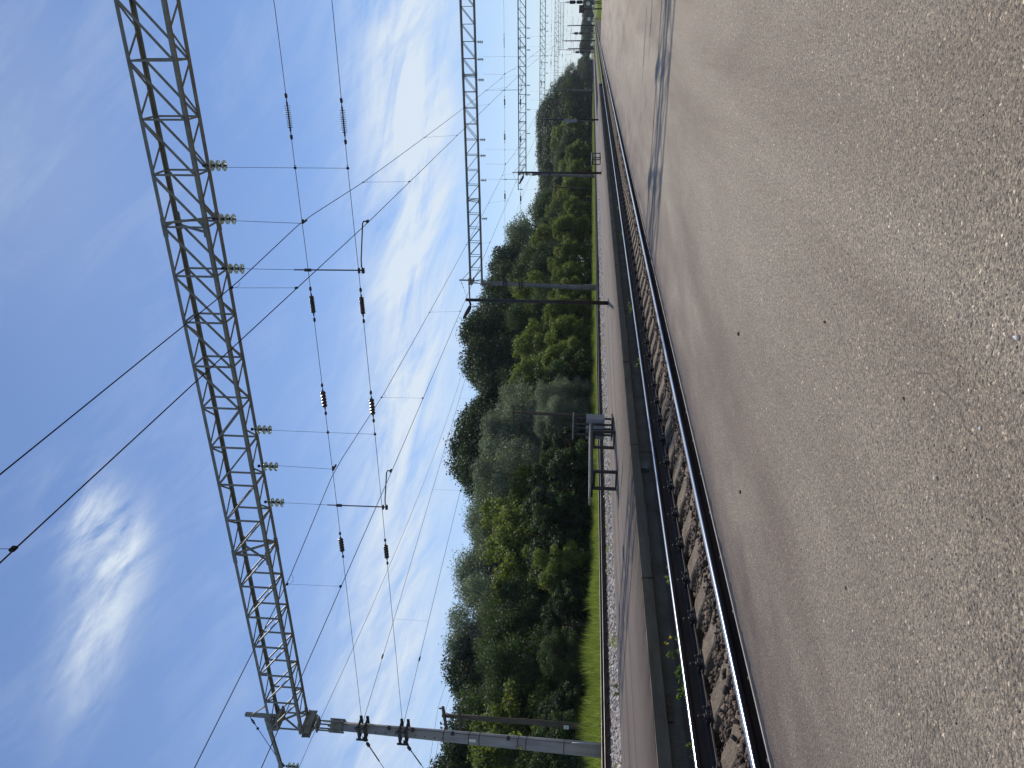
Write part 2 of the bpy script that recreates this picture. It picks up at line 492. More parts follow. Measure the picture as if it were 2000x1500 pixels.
class MB:
    """collects boxes, bars, tubes and prisms; build() links them as one mesh object"""
    def __init__(self):
        self.v = []
        self.f = []
        self.sm = []

    def add(self, vs, fs, smooth=False):
        b = len(self.v)
        self.v += [tuple(p) for p in vs]
        self.f += [tuple(i + b for i in q) for q in fs]
        self.sm += [smooth] * len(fs)
        return self

    def box(self, lo, hi, bev=0.0):
        x0, y0, z0 = lo
        x1, y1, z1 = hi
        return self.add([(x0, y0, z0), (x1, y0, z0), (x1, y1, z0), (x0, y1, z0), (x0, y0, z1), (x1, y0, z1), (x1, y1, z1), (x0, y1, z1)],
                        [(0, 3, 2, 1), (4, 5, 6, 7), (0, 1, 5, 4), (1, 2, 6, 5), (2, 3, 7, 6), (3, 0, 4, 7)])

    def bar(self, a, b, w, h=None, up=(0, 0, 1)):
        """rectangular bar from a to b"""
        a = Vector(a)
        b = Vector(b)
        h = h or w
        d = (b - a).normalized()
        u = Vector(up)
        if abs(d.dot(u)) > 0.95:
            u = Vector((0, 1, 0))
        s = d.cross(u).normalized()
        u = s.cross(d).normalized()
        s *= w / 2
        u *= h / 2
        vs = [a - s - u, a + s - u, a + s + u, a - s + u, b - s - u, b + s - u, b + s + u, b - s + u]
        return self.add(vs, [(0, 1, 2, 3), (7, 6, 5, 4), (0, 4, 5, 1), (1, 5, 6, 2), (2, 6, 7, 3), (3, 7, 4, 0)])

    def tube(self, pts, rad, n=6, caps=True, smooth=True):
        pts = [Vector(p) for p in pts]
        if not isinstance(rad, (list, tuple)):
            rad = [rad] * len(pts)
        vs = []
        prev = None
        for i, p in enumerate(pts):
            d = (pts[min(i + 1, len(pts) - 1)] - pts[max(i - 1, 0)])
            d = d.normalized() if d.length > 1e-9 else Vector((0, 0, 1))
            if prev is None:
                u = Vector((0, 0, 1)) if abs(d.z) < 0.9 else Vector((0, 1, 0))
            else:
                u = prev
            s = d.cross(u).normalized()
            u = s.cross(d).normalized()
            prev = u
            for k in range(n):
                t = 2 * math.pi * k / n
                vs.append(p + (s * math.cos(t) + u * math.sin(t)) * rad[i])
        fs = []
        for i in range(len(pts) - 1):
            for k in range(n):
                k2 = (k + 1) % n
                fs.append((i * n + k, i * n + k2, (i + 1) * n + k2, (i + 1) * n + k))
        self.add(vs, fs, smooth)
        if caps:
            b = len(self.v) - len(vs)
            self.f.append(tuple(b + k for k in reversed(range(n))))
            self.f.append(tuple(b + (len(pts) - 1) * n + k for k in range(n)))
            self.sm += [False, False]
        return self

    def lathe(self, prof, a, axis, n=14, smooth=True):
        """prof: (dist along axis, radius)"""
        a = Vector(a)
        ax = Vector(axis).normalized()
        pts = [a + ax * t for t, r in prof]
        u = Vector((0, 0, 1)) if abs(ax.z) < 0.9 else Vector((0, 1, 0))
        s = ax.cross(u).normalized()
        u = s.cross(ax).normalized()
        vs = []
        for p, (t, r) in zip(pts, prof):
            for k in range(n):
                th = 2 * math.pi * k / n
                vs.append(p + (s * math.cos(th) + u * math.sin(th)) * max(r, 1e-4))
        fs = []
        for i in range(len(prof) - 1):
            for k in range(n):
                k2 = (k + 1) % n
                fs.append((i * n + k, (i + 1) * n + k, (i + 1) * n + k2, i * n + k2))
        return self.add(vs, fs, smooth)

    def mesh(self, name, material):
        me = bpy.data.meshes.new(name)
        me.from_pydata(self.v, [], self.f)
        me.polygons.foreach_set('use_smooth', self.sm)
        me.update()
        me.materials.append(MATS[material])
        return me

    def build(self, name, material, parent=None, loc=(0, 0, 0)):
        return link_mesh(name, self.mesh(name, material), parent, loc)


def copy_tree(o, loc=None, parent=None, label=None, group=None, rz=None, scale=None):
    c = o.copy()
    C.objects.link(c)
    if parent is not None:
        c.parent = parent
    if loc is not None:
        c.location = loc
    if rz is not None:
        c.rotation_euler = (0, 0, rz)
    if scale is not None:
        c.scale = scale
    if label:
        c['label'] = label
    if group:
        c['group'] = group
    for ch in list(KIDS.get(o.name, [])) or [x for x in bpy.data.objects if x.parent == o]:
        copy_tree(ch, parent=c)
    return c


KIDS = {}


def dup(o, kids, loc, label=None, group=None, rz=None, scale=None):
    """copy a thing and the given parts (each part with its own children list)"""
    c = o.copy()
    C.objects.link(c)
    c.location = loc
    if rz is not None:
        c.rotation_euler = (0, 0, rz)
    if scale is not None:
        c.scale = scale
    if label:
        c['label'] = label
    if group:
        c['group'] = group
    for ch in kids:
        k = ch.copy()
        C.objects.link(k)
        k.parent = c
        for g in ch.children:
            s = g.copy()
            C.objects.link(s)
            s.parent = k
    return c


def ordinal(i):
    base = ['first', 'second', 'third', 'fourth', 'fifth', 'sixth', 'seventh', 'eighth', 'ninth', 'tenth', 'eleventh', 'twelfth',
            'thirteenth', 'fourteenth', 'fifteenth', 'sixteenth', 'seventeenth', 'eighteenth', 'nineteenth', 'twentieth']
    tens = {20: 'twenty', 30: 'thirty', 40: 'forty', 50: 'fifty'}
    n = i + 1
    if n <= 20:
        return base[n - 1]
    t, u = divmod(n, 10)
    if u == 0:
        return {3: 'thirtieth', 4: 'fortieth', 5: 'fiftieth'}[t]
    return tens[t * 10] + '-' + base[u - 1]

# ------------------------------------------------------------------ ground, beds, platforms
def sheet(name, x0, x1, y0, y1, z, material, kind='structure'):
    me = mesh_np(name, [(x0, y0, z), (x1, y0, z), (x1, y1, z), (x0, y1, z)], [(0, 1, 2, 3)], material)
    return tag(link_mesh(name, me), None, None, None, kind)


g = sheet('ground', -2500, 2500, -400, 5000, -0.50, 'earth')
tag(g, 'flat green and brown ground reaching the horizon under everything', 'ground')

b = MB()
b.add([(-6.3, -8, -0.235), (-2.55, -8, -0.235), (-2.55, 330, -0.235), (-6.3, 330, -0.235)], [(0, 1, 2, 3)])
b.add([(-6.3, 72, -0.235), (-6.3, 330, -0.235), (-6.9, 330, -0.49), (-6.9, 72, -0.49)], [(0, 1, 2, 3)])
b.add([(-2.55, 71.4, -0.235), (-1.9, 71.4, -0.49), (-1.9, 330, -0.49), (-2.55, 330, -0.235)], [(0, 1, 2, 3)])
o = b.build('trackbed', 'bed_brown')
tag(o, 'brown ballast bed under the nearest track between the two platforms', 'track bed', kind='structure')
b = MB()
b.add([(-20.5, -8, -0.235), (-9.6, -8, -0.235), (-9.6, 330, -0.235), (-20.5, 330, -0.235)], [(0, 1, 2, 3)])
b.add([(-21.3, -8, -0.49), (-20.5, -8, -0.235), (-20.5, 330, -0.235), (-21.3, 330, -0.49)], [(0, 1, 2, 3)])
b.add([(-9.6, 72, -0.235), (-9.0, 72, -0.49), (-9.0, 330, -0.49), (-9.6, 330, -0.235)], [(0, 1, 2, 3)])
o = b.build('trackbed', 'bed_pale')
tag(o, 'pale stone ballast bed under the two far tracks beyond the island platform', 'track bed', kind='structure')

# the platform one stands on
PT = 0.20
edge_y = np.concatenate([np.arange(-8, 1.0, 0.5), np.arange(1.0, 9, 0.012), np.arange(9, 25, 0.05), np.arange(25, 71.01, 0.5)])
jag = np.interp(edge_y * 31, np.arange(-400, 2400), rng.normal(0, 0.005, 2800)) + np.interp(edge_y * 4, np.arange(-100, 400), rng.normal(0, 0.006, 500))
xe = -2.562 + jag
vs = []
fs = []
for i, (yy, xx) in enumerate(zip(edge_y, xe)):
    vs += [(xx, yy, 0.165), (xx + 0.004, yy, PT - 0.004), (xx + 0.02, yy, PT), (8.0, yy, PT)]
for i in range(len(edge_y) - 1):
    a = i * 4
    for k in range(3):
        fs.append((a + k, a + k + 1, a + k + 5, a + k + 4))
n0 = len(vs)
me = mesh_np('platform', vs, fs, 'asphalt_near')
o = link_mesh('platform', me)
tag(o, 'wide weathered grey brown asphalt platform in the foreground', 'platform', kind='structure')
b = MB()
b.box((-2.612, -8, 0.150), (-2.598, 71, 0.199))
o = b.build('platform_lip', 'kerb_lip', o)
b = MB()
y = -8.0
while y < 71:
    b.box((-2.600, y, 0.06), (8.0, min(y + 2.98, 71), 0.166))
    y += 3.0
b.box((-2.42, -8, -0.5), (7.9, 70.9, 0.061))
b.build('platform_slab', 'slab', bpy.data.objects['platform'])

# island platform
ey = np.concatenate([np.arange(-8, 3, 0.5), np.arange(3, 30, 0.06), np.arange(30, 72.6, 0.5)])
j2 = np.interp(ey * 6, np.arange(-100, 600), rng.normal(0, 0.012, 700))
vs = []
fs = []
for yy, jj in zip(ey, j2):
    vs += [(-9.72, yy, PT), (-8.4, yy, PT + 0.012), (-7.2, yy, PT + 0.006), (-5.885 + jj, yy, PT), (-5.885 + jj, yy, PT - 0.02)]
for i in range(len(ey) - 1):
    a = i * 5
    for k in range(4):
        fs.append((a + k, a + k + 1, a + k + 6, a + k + 5))
o = link_mesh('island_platform', mesh_np('island_platform', vs, fs, 'asphalt_island'))
tag(o, 'narrow asphalt island platform with long cracks and a concrete edge between the tracks', 'platform', kind='structure')
isl = o
b = MB()
yy = -8.0
while yy < 72:
    b.box((-6.6, yy, 0.075), (-5.85 + random.uniform(-0.006, 0.004), min(yy + 2.972, 72.4), PT - 0.006))
    yy += 3.0
b.box((-9.745, -8, 0.05), (-9.3, 72.4, PT - 0.006))
b.build('edge_slab', 'slab', isl)
b = MB()
yy = -8.0
k = 0
while yy < 72:
    b.box((-9.5, yy, -0.5), (-5.975 - (k % 3) * 0.006, min(yy + 1.994, 72.2), 0.075))
    yy += 2.0
    k += 1
b.box((-5.98, -8, -0.5), (-5.93, 72.2, -0.165))
b.box((-5.93, -8, -0.5), (-5.86, 72.2, -0.225))
b.build('retaining_wall', 'wall', isl)
b = MB()                                                      # end ramp of the island platform
b.add([(-9.7, 72.4, PT), (-5.9, 72.4, PT), (-5.9, 75.6, -0.48), (-9.7, 75.6, -0.48), (-9.7, 72.4, -0.5), (-5.9, 72.4, -0.5)],
      [(0, 1, 2, 3), (1, 5, 2), (0, 3, 4)])
b.build('end_ramp', 'slab', isl)

# ------------------------------------------------------------------ rails
RX = [(-4.405, 'nearest'), (-11.45, 'middle'), (-18.60, 'far')]
RAILY0, RAILY1 = -8.0, 330.0


def rail(xc, side, which):
    x = xc + side * 0.8
    r = empty('rail', (x, 0, 0), 0,
              '%s steel rail of the %s track, %s' % ('right-hand' if side > 0 else 'left-hand', which,
                                                      {('nearest'): 'beside the foreground platform' if side > 0 else 'beside the island platform wall',
                                                       'middle': 'just behind the island platform',
                                                       'far': 'next to the pale ballast' if side > 0 else 'next to the green grass'}[which]),
              'rail', 'railway rails')
    prof = [(-0.075, -0.165), (0.075, -0.165), (0.075, -0.153), (0.018, -0.138), (0.009, -0.12), (0.009, -0.055), (0.020, -0.040), (0.0365, -0.032),
            (0.0365, -0.010), (-0.0365, -0.010), (-0.0365, -0.032), (-0.020, -0.040), (-0.009, -0.055), (-0.009, -0.12), (-0.018, -0.138), (-0.075, -0.153)]
    n = len(prof)
    vs = [(px, RAILY0, pz) for px, pz in prof] + [(px, RAILY1, pz) for px, pz in prof]
    fs = [(i, (i + 1) % n, (i + 1) % n + n, i + n) for i in range(n)]
    MB().add(vs, fs).build('rail_web', 'rail_rust', r)
    for s2 in (-1, 1):
        MB().box((min(s2 * 0.075, s2 * 0.086), RAILY0, -0.163), (max(s2 * 0.075, s2 * 0.086), RAILY1, -0.151)).build('foot_edge', 'foot_lit', r)
    hp = [(-0.0372, -0.0095), (-0.034, -0.0035), (-0.022, -0.0008), (0, 0), (0.022, -0.0008), (0.034, -0.0035), (0.0372, -0.0095)]
    m = len(hp)
    vs = [(px, RAILY0, pz) for px, pz in hp] + [(px, RAILY1, pz) for px, pz in hp]
    fs = [(i, i + m, i + 1 + m, i + 1) for i in range(m - 1)]
    MB().add(vs, fs, True).build('running_surface', 'rail_steel' if which == 'nearest' else 'rail_worn', r)
    return r


for xc, which in RX:
    for s in (-1, 1):
        rail(xc, s, which)

# ------------------------------------------------------------------ sleepers
sec = [(-1.36, -0.205), (-1.30, -0.188), (-1.05, -0.166), (-0.55, -0.166), (-0.36, -0.205), (0, -0.222), (0.36, -0.205), (0.55, -0.166), (1.05, -0.166), (1.30, -0.188), (1.36, -0.205)]
vs = []
for u, zt in sec:
    vs += [(u, -0.15, -0.42), (u, -0.115, zt - 0.012), (u, -0.100, zt), (u, 0.100, zt), (u, 0.115, zt - 0.012), (u, 0.15, -0.42)]
fs = []
for i in range(len(sec) - 1):
    a = i * 6
    for k in range(5):
        fs.append((a + k, a + k + 1, a + k + 7, a + k + 6))
fs += [(5, 4, 3, 2, 1, 0), tuple(60 + k for k in range(6))]
sleeper_mb = MB().add(vs, fs)
fb = MB()
for s in (-1, 1):
    fb.box((s * 0.115 - 0.055, -0.085, -0.1665), (s * 0.115 + 0.055, 0.085, -0.150))
    fb.bar((s * 0.03, 0, -0.143), (s * 0.155, 0, -0.130), 0.075, 0.022)
    fb.bar((s * 0.10, -0.03, -0.136), (s * 0.165, -0.055, -0.120), 0.03, 0.02)
    fb.lathe([(0, 0.022), (0.028, 0.022), (0.03, 0.012), (0.075, 0.012), (0.078, 0.001)], (s * 0.098, 0, -0.135), (0, 0, 1), 6, False)
    fb.lathe([(0, 0.020), (0.022, 0.020), (0.024, 0.010), (0.05, 0.010), (0.052, 0.001)], (s * 0.150, 0.045, -0.150), (0, 0, 1), 6, False)
    fb.lathe([(0, 0.020), (0.022, 0.020), (0.024, 0.010), (0.05, 0.010), (0.052, 0.001)], (s * 0.150, -0.045, -0.150), (0, 0, 1), 6, False)
sl_me = sleeper_mb.mesh('sleeper_block', 'sleeper_concrete')
fa_me = fb.mesh('fastener', 'steel_dark')


def sleeper(x, y, label, group):
    e = empty('sleeper', (x, y, 0), random.uniform(-0.006, 0.006), label, 'sleeper', group)
    link_mesh('block', sl_me, e)
    for s in (-0.8, 0.8):
        link_mesh('fastener', fa_me, e, (s, 0, 0))


SP = 0.548
for i in range(130):
    sleeper(-4.405, 6.64 - 10 * SP + i * SP, 'brown stained concrete sleeper under the nearest track rails', 'concrete sleepers of the nearest track')
for i in range(90):
    sleeper(-18.60, 10.2 + i * SP, 'concrete sleeper under the far track beside the pale ballast', 'concrete sleepers of the far track')
for i in range(75):
    sleeper(-11.45, 8.2 + i * SP, 'concrete sleeper of the middle track behind the island platform', 'concrete sleepers of the middle track')


def rest_sleepers(x, y0, y1):
    b = MB()
    y = y0
    while y < y1:
        b.add([(v[0] + x, v[1] + y, v[2]) for v in sleeper_mb.v], sleeper_mb.f)
        y += SP
    return b


b = rest_sleepers(-4.405, 6.64 - 10 * SP + 130 * SP, 150)
o = b.build('sleepers', 'sleeper_concrete')
tag(o, 'distant concrete sleepers of the nearest track beyond the platform ends', 'sleepers', kind='stuff')


# ------------------------------------------------------------------ ballast stones
ico_v = []
ph = (1 + 5 ** 0.5) / 2
for a, b2 in ((1, ph), (-1, ph), (1, -ph), (-1, -ph)):
    ico_v += [(0, a, b2), (a, b2, 0), (b2, 0, a)]
ico_v = np.array(ico_v) / math.hypot(1, ph)
ico_f = []
for i in range(12):
    for j in range(i + 1, 12):
        for k in range(j + 1, 12):
            d = [np.linalg.norm(ico_v[i] - ico_v[j]), np.linalg.norm(ico_v[j] - ico_v[k]), np.linalg.norm(ico_v[i] - ico_v[k])]
            if max(d) < 1.1:
                n = np.cross(ico_v[j] - ico_v[i], ico_v[k] - ico_v[i])
                ico_f.append((i, j, k) if n.dot(ico_v[i]) > 0 else (i, k, j))
ico_f = np.array(ico_f)


def stones(name, P, S, material):
    n = len(P)
    V = ico_v[None] * (1 + rng.normal(0, 0.30, (n, 12, 1)).clip(-0.6, 0.6))
    V = np.sign(V) * np.abs(V) ** 0.8
    V = V * rng.uniform(0.5, 1.3, (n, 1, 3))
    a = rng.uniform(0, 2 * np.pi, n)
    t = rng.uniform(-0.9, 0.9, n)
    ca, sa, ct, st = np.cos(a), np.sin(a), np.cos(t), np.sin(t)
    R = np.zeros((n, 3, 3))
    R[:, 0, 0] = ca; R[:, 0, 1] = -sa * ct; R[:, 0, 2] = sa * st
    R[:, 1, 0] = sa; R[:, 1, 1] = ca * ct; R[:, 1, 2] = -ca * st
    R[:, 2, 1] = st; R[:, 2, 2] = ct
    V = np.einsum('nij,nkj->nki', R, V) * S[:, None, None] + P[:, None, :]
    F = (ico_f[None] + (np.arange(n) * 12)[:, None, None]).reshape(-1, 3)
    return link_mesh(name, mesh_np(name, V.reshape(-1, 3), F, material))


def near_track_stones():
    out = []
    for (y0, y1, n) in ((1.5, 7, 16000), (7, 13, 11000), (13, 30, 11000), (30, 70, 7000)):
        x = rng.uniform(-5.9, -2.75, n)
        y = rng.uniform(y0, y1, n)
        ph_ = np.abs(((y - 6.64) / SP + 0.5) % 1 - 0.5) * SP
        rise = np.clip((x + 4.75) / 0.7, 0, 1)
        z = -0.225 + 0.045 * rise * rng.uniform(0, 1, n) + rng.normal(0, 0.008, n)
        on = (ph_ < 0.135)
        inner = (np.abs(x + 4.405) < 1.36)
        keep = ~(on & inner & (x < -4.62)) & ~(on & inner & (x > -4.62) & (rng.uniform(0, 1, n) < 0.78))
        keep &= (np.abs(np.abs(x + 4.405) - 0.8) > 0.10)
        z = np.where(on & inner, z + 0.02, z)
        out.append(np.stack([x, y, z], 1)[keep])
    return np.concatenate(out)


P = near_track_stones()
o = stones('ballast', P, (0.010 + 0.022 * rng.uniform(0, 1, len(P)) ** 1.5) * np.where(P[:, 1] > 20, 1.3, 1.0), 'stone_brown')
tag(o, 'brown crushed stone ballast between the rails of the nearest track', 'ballast', kind='stuff')
n = 26000
x = rng.uniform(-17.7, -12.0, n)
y = 11 + 60 * rng.uniform(0, 1, n) ** 1.5
z = -0.215 + rng.normal(0, 0.018, n)
P = np.stack([x, y, z], 1)
ph_ = np.abs(((y - 10.2) / SP + 0.5) % 1 - 0.5) * SP
P = P[~((np.abs(x + 18.6) < 1.36) & (ph_ < 0.12)) & (np.abs(x + 17.8) > 0.1)]
o = stones('ballast', P, rng.uniform(0.028, 0.055, len(P)), 'stone_pale')
tag(o, 'pale sunlit stone ballast between the middle and far tracks', 'ballast', kind='stuff')
# loose grit on the foreground asphalt
n = 5200
x = rng.uniform(-1.9, 0.45, n)
y = 0.72 + 2.6 * rng.uniform(0, 1, n) ** 1.8
s = rng.uniform(0.0008, 0.0030, n) * np.where(y < 1.5, 1.2, 0.8)
o = stones('grit', np.stack([x, y, PT - s * 0.35], 1), s, 'grit')
tag(o, 'loose sandy grit and chippings lying on the foreground asphalt', 'grit', kind='stuff')

for (x, y, s, lab) in [(-0.53, 1.33, 0.0060, 'pale grey pebble near the edge of the picture on the foreground asphalt'),
                       (-0.73, 1.36, 0.0050, 'small pale pebble lying beside a darker gritty patch of asphalt'),
                       (-1.48, 1.77, 0.0048, 'small dark pebble alone on the asphalt nearer the reddish platform edge'),
                       (-0.84, 1.70, 0.0042, 'tiny black pebble in the middle of the foreground asphalt'),
                       (-1.44, 3.57, 0.011, 'dark pebble farther along the foreground platform'),
                       (-2.05, 3.1, 0.010, 'small brown pebble close to the platform edge'),
                       (-0.90, 2.35, 0.006, 'small grey chip on the open asphalt in front of the shadow lines')]:
    V = ico_v * (1 + rng.normal(0, 0.28, (12, 1))) * np.array([1, 1.35, 0.7]) * s + np.array([0, 0, s * 0.3])
    o = link_mesh('pebble', mesh_np('pebble', V, ico_f, 'pebble_pale' if 'pale' in lab else 'stone_brown'), None, (x, y, PT))
    tag(o, lab, 'pebble', 'pebbles on the foreground platform')

# ------------------------------------------------------------------ gantries
YC = 0.335
ZB, ZT = 9.86, 10.98
NX = [-21.55 + 1.215 * j for j in range(21)]


def angle_bar(b, a, c, w, sy, sz):
    """L shaped chord from a to c: one upright flange and one flat flange"""
    t = 0.012
    a = Vector(a); c = Vector(c)
    b.bar(a + Vector((0, 0, sz * w / 2)), c + Vector((0, 0, sz * w / 2)), t, w)
    b.bar(a + Vector((0, sy * (w / 2 + t / 2), sz * t / 2)), c + Vector((0, sy * (w / 2 + t / 2), sz * t / 2)), w, t)


def make_gantry():
    r = empty('overhead_gantry', (0, 17.4, 0))
    x0, x1 = NX[0] - 0.1, NX[-1] + 0.1
    for sy, z, sz in ((-1, ZT, -1), (1, ZT, -1), (-1, ZB, 1), (1, ZB, 1)):
        b = MB()
        angle_bar(b, (x0, sy * YC, z), (x1, sy * YC, z), 0.088, -sy, sz)
        b.build('truss_chord', 'steel_paint', r)
    mid = 9.5
    b = MB()
    for sy in (-1, 1):
        b.bar((0, sy * (YC - 0.012), ZB + 0.02), (0, sy * (YC - 0.012), ZT - 0.02), 0.042, 0.042)
    b.bar((0, -YC, ZT - 0.03), (0, YC, ZT - 0.03), 0.036, 0.036)
    b.bar((0, -YC, ZB + 0.03), (0, YC, ZB + 0.03), 0.036, 0.036)
    post_me = b.mesh('truss_frame', 'steel_paint')
    for i, x in enumerate(NX):
        link_mesh('truss_frame', post_me, r, (x, 0, 0))
    b = MB()
    for i in range(len(NX) - 1):
        xa, xb = NX[i], NX[i + 1]
        for sy in (-1, 1):
            off = sy * (YC + 0.02 if sy < 0 else YC - 0.03)
            if i < mid:
                b.bar((xa, off, ZT - 0.05), (xb, off, ZB + 0.05), 0.042, 0.046)
            else:
                b.bar((xb, off, ZT - 0.05), (xa, off, ZB + 0.05), 0.042, 0.046)
        xm = (xa + xb) / 2
        b.bar((xa, -YC, ZT - 0.012), (xm, YC, ZT - 0.012), 0.045, 0.02)
        b.bar((xm, YC, ZT - 0.012), (xb, -YC, ZT - 0.012), 0.045, 0.02)
        b.bar((xa, YC, ZB + 0.012), (xm, -YC, ZB + 0.012), 0.045, 0.02)
        b.bar((xm, -YC, ZB + 0.012), (xb, YC, ZB + 0.012), 0.045, 0.02)
    b.build('truss_diagonal', 'steel_paint', r)
    for xs in (NX[0] + 0.05, -14.35, -4.55, NX[-1] - 0.05):
        b = MB()
        for sy in (-1, 1):
            for z, dz in ((ZB, 0.055), (ZT, -0.055)):
                b.box((xs - 0.22, sy * YC - 0.012 + sy * 0.014, z + dz - 0.058), (xs + 0.22, sy * YC + 0.012 + sy * 0.014, z + dz + 0.058))
        b.bar((xs - 0.1, -YC, ZB + 0.05), (xs - 0.1, YC, ZT - 0.05), 0.05)
        b.bar((xs + 0.1, -YC, ZT - 0.05), (xs + 0.1, YC, ZB + 0.05), 0.05)
        for q in range(5):
            b.lathe([(0, 0.001), (0, 0.014), (0.03, 0.014), (0.031, 0.001)], (xs - 0.2 + q * 0.1, -YC - 0.02, ZB + 0.06), (0, -1, 0), 6, False)
        b.build('splice_plate', 'steel_paint', r)
    for side in (-1, 1):
        xp = -21.62 if side < 0 else 2.80
        lean = 0.25 if side < 0 else 0.0
        # tapering concrete pole
        b = MB()
        n = 22
        b.tube([(xp - lean * (1 - k / 4), 0, -0.6 + k * 2.35) for k in range(5)], [0.238 - 0.0225 * k for k in range(5)], n)
        pole = b.build('support_pole', 'pole_concrete', r)
        for zz in (1.1, 2.35, 2.62, 3.9, 4.25, 5.1):
            b = MB()
            xx = xp - lean * (1 - (zz + 0.6) / 9.4)
            rr = 0.247 - 0.022 * (zz + 0.6) / 2.35
            b.lathe([(0, rr), (0.0, rr + 0.004), (0.025, rr + 0.004), (0.025, rr)], (xx, 0, zz), (0, 0, 1), n, True)
            b.build('band', 'steel_dark', pole)
        for k in range(9):
            zz = 5.4 + k * 0.33
            xx = xp - lean * (1 - (zz + 0.6) / 9.4)
            b = MB()
            b.lathe([(0, 0.001), (0, 0.022), (0.018, 0.022), (0.02, 0.001)], (xx + 0.07, -0.165, zz), (0.35, -1, 0), 8, False)
            b.build('step_bolt', 'steel_dark', pole)
        b = MB()                                               # earthing wire with small boxes and conduit
        xs = [(xp - lean * (1 - (zz + 0.6) / 9.4) + 0.28 - 0.022 * (zz + 0.6) / 2.35, -0.05, zz) for zz in (0.9, 2, 4, 6, 8, 9.2)]
        b.tube(xs, 0.008, 5)
        for zz in (2.9, 4.75, 6.1, 6.9):
            xx = xp - lean * (1 - (zz + 0.6) / 9.4) + 0.26 - 0.022 * (zz + 0.6) / 2.35
            b.box((xx - 0.04, -0.1, zz), (xx + 0.05, 0.0, zz + 0.1))
        b.build('earth_wire', 'steel_dark', pole)
        b = MB()
        b.tube([(xp - lean + 0.36, -0.05, -0.5), (xp - lean + 0.32, -0.05, 0.85)], 0.028, 8)
        b.build('conduit', 'galvanised', pole)
        # steel head on the pole
        b = MB()
        b.lathe([(0, 0.175), (0, 0.195), (0.10, 0.195), (0.11, 0.180), (0.30, 0.180), (0.31, 0.195), (0.40, 0.195), (0.40, 0.12), (0.42, 0.001)], (xp, 0, 8.55), (0, 0, 1), 18, False)
        for q in range(8):
            a = q * math.pi / 4
            b.box((xp + 0.20 * math.cos(a) - 0.02, 0.20 * math.sin(a) - 0.02, 8.50), (xp + 0.20 * math.cos(a) + 0.02, 0.20 * math.sin(a) + 0.02, 9.02))
        for (dx, dy) in ((-0.15, -0.1), (0.15, -0.1), (0.0, 0.16), (0.0, -0.14)):
            b.tube([(xp + dx, dy, 8.75), (xp + dx, dy, 9.45)], 0.026, 6)
        b.box((xp - 0.17, -0.20, 9.40), (xp + 0.17, 0.20, 9.45))
        for sx2 in (-1, 1):
            b.box((xp + sx2 * 0.10 - 0.035, -0.46, 9.58), (xp + sx2 * 0.10 + 0.035, 0.46, 9.60))
            b.box((xp + sx2 * 0.10 - 0.006, -0.46, 9.60), (xp + sx2 * 0.10 + 0.006, 0.46, 9.83))
            b.box((xp + sx2 * 0.10 - 0.035, -0.46, 9.83), (xp + sx2 * 0.10 + 0.035, 0.46, 9.853))
        for sy in (-1, 1):
            b.box((xp - 0.22, sy * 0.335 - 0.05, 9.80), (xp + 0.22, sy * 0.335 + 0.05, 9.828))
            b.bar((xp, sy * 0.08, 9.46), (xp, sy * 0.34, 9.60), 0.06, 0.06)
        b.build('pole_head', 'steel_paint', r)
        for zc in (7.86, 6.47):
            b = MB()
            rr = 0.165 + (8.8 - zc) * 0.0094
            xx = xp - lean * (1 - (zc + 0.6) / 9.4)
            for dz in (-0.12, 0.10):
                for sy in (-1, 1):
                    b.box((xx - rr - 0.16, sy * (rr + 0.03) - 0.025, zc + dz - 0.045), (xx + rr + 0.16, sy * (rr + 0.03) + 0.025, zc + dz + 0.045))
                for sx2 in (-1, 1):
                    b.bar((xx + sx2 * (rr + 0.10), -rr - 0.09, zc + dz), (xx + sx2 * (rr + 0.10), rr + 0.09, zc + dz), 0.02, 0.02)
                    b.box((xx + sx2 * (rr + 0.07) - 0.03, -rr - 0.01, zc + dz - 0.03), (xx + sx2 * (rr + 0.07) + 0.03, rr + 0.01, zc + dz + 0.03))
            b.box((xx - rr - 0.13, -rr - 0.085, zc - 0.2), (xx - rr - 0.06, -rr - 0.05, zc + 0.2))
            b.box((xx + rr + 0.06, -rr - 0.085, zc - 0.2), (xx + rr + 0.13, -rr - 0.05, zc + 0.2))
            b.build('wire_clamp', 'steel_dark', r)
    # feeder bracket at the left end
    b = MB()
    b.box((-21.44, -0.06, 10.55), (-21.34, 0.06, 11.93))
    b.bar((-21.4, 0, 11.72), (-20.55, -YC, ZT + 0.02), 0.04)
    b.bar((-21.1, -YC, 11.02), (-23.9, 0, 11.045), 0.095, 0.11)
    b.box((-21.6, -0.36, 10.65), (-21.2, 0.30, 10.72))
    b.box((-21.72, -0.30, 10.72), (-21.58, 0.05, 11.10))
    b.box((-23.93, -0.07, 10.97), (-23.80, 0.07, 11.12))
    b.build('feeder_bracket', 'steel_paint', r)
    b = MB()
    b.tube([(-21.46, 0, 11.80), (-23.55, 0, 11.09)], 0.011, 5)
    b.tube([(-21.56, 0, 11.77), (-21.72, 0.03, 11.70), (-21.86, 0, 11.66)], 0.014, 5)
    b.tube([(-21.56, 0, 11.77), (-21.72, -0.03, 11.73), (-21.86, 0, 11.66)], 0.014, 5)
    b.lathe([(0, 0.01), (0.03, 0.045), (0.07, 0.045), (0.1, 0.01)], (-22.0, 0, 11.62), (-2.09, 0, -0.71), 8)
    b.build('stay_wire', 'wire', r)
    return r


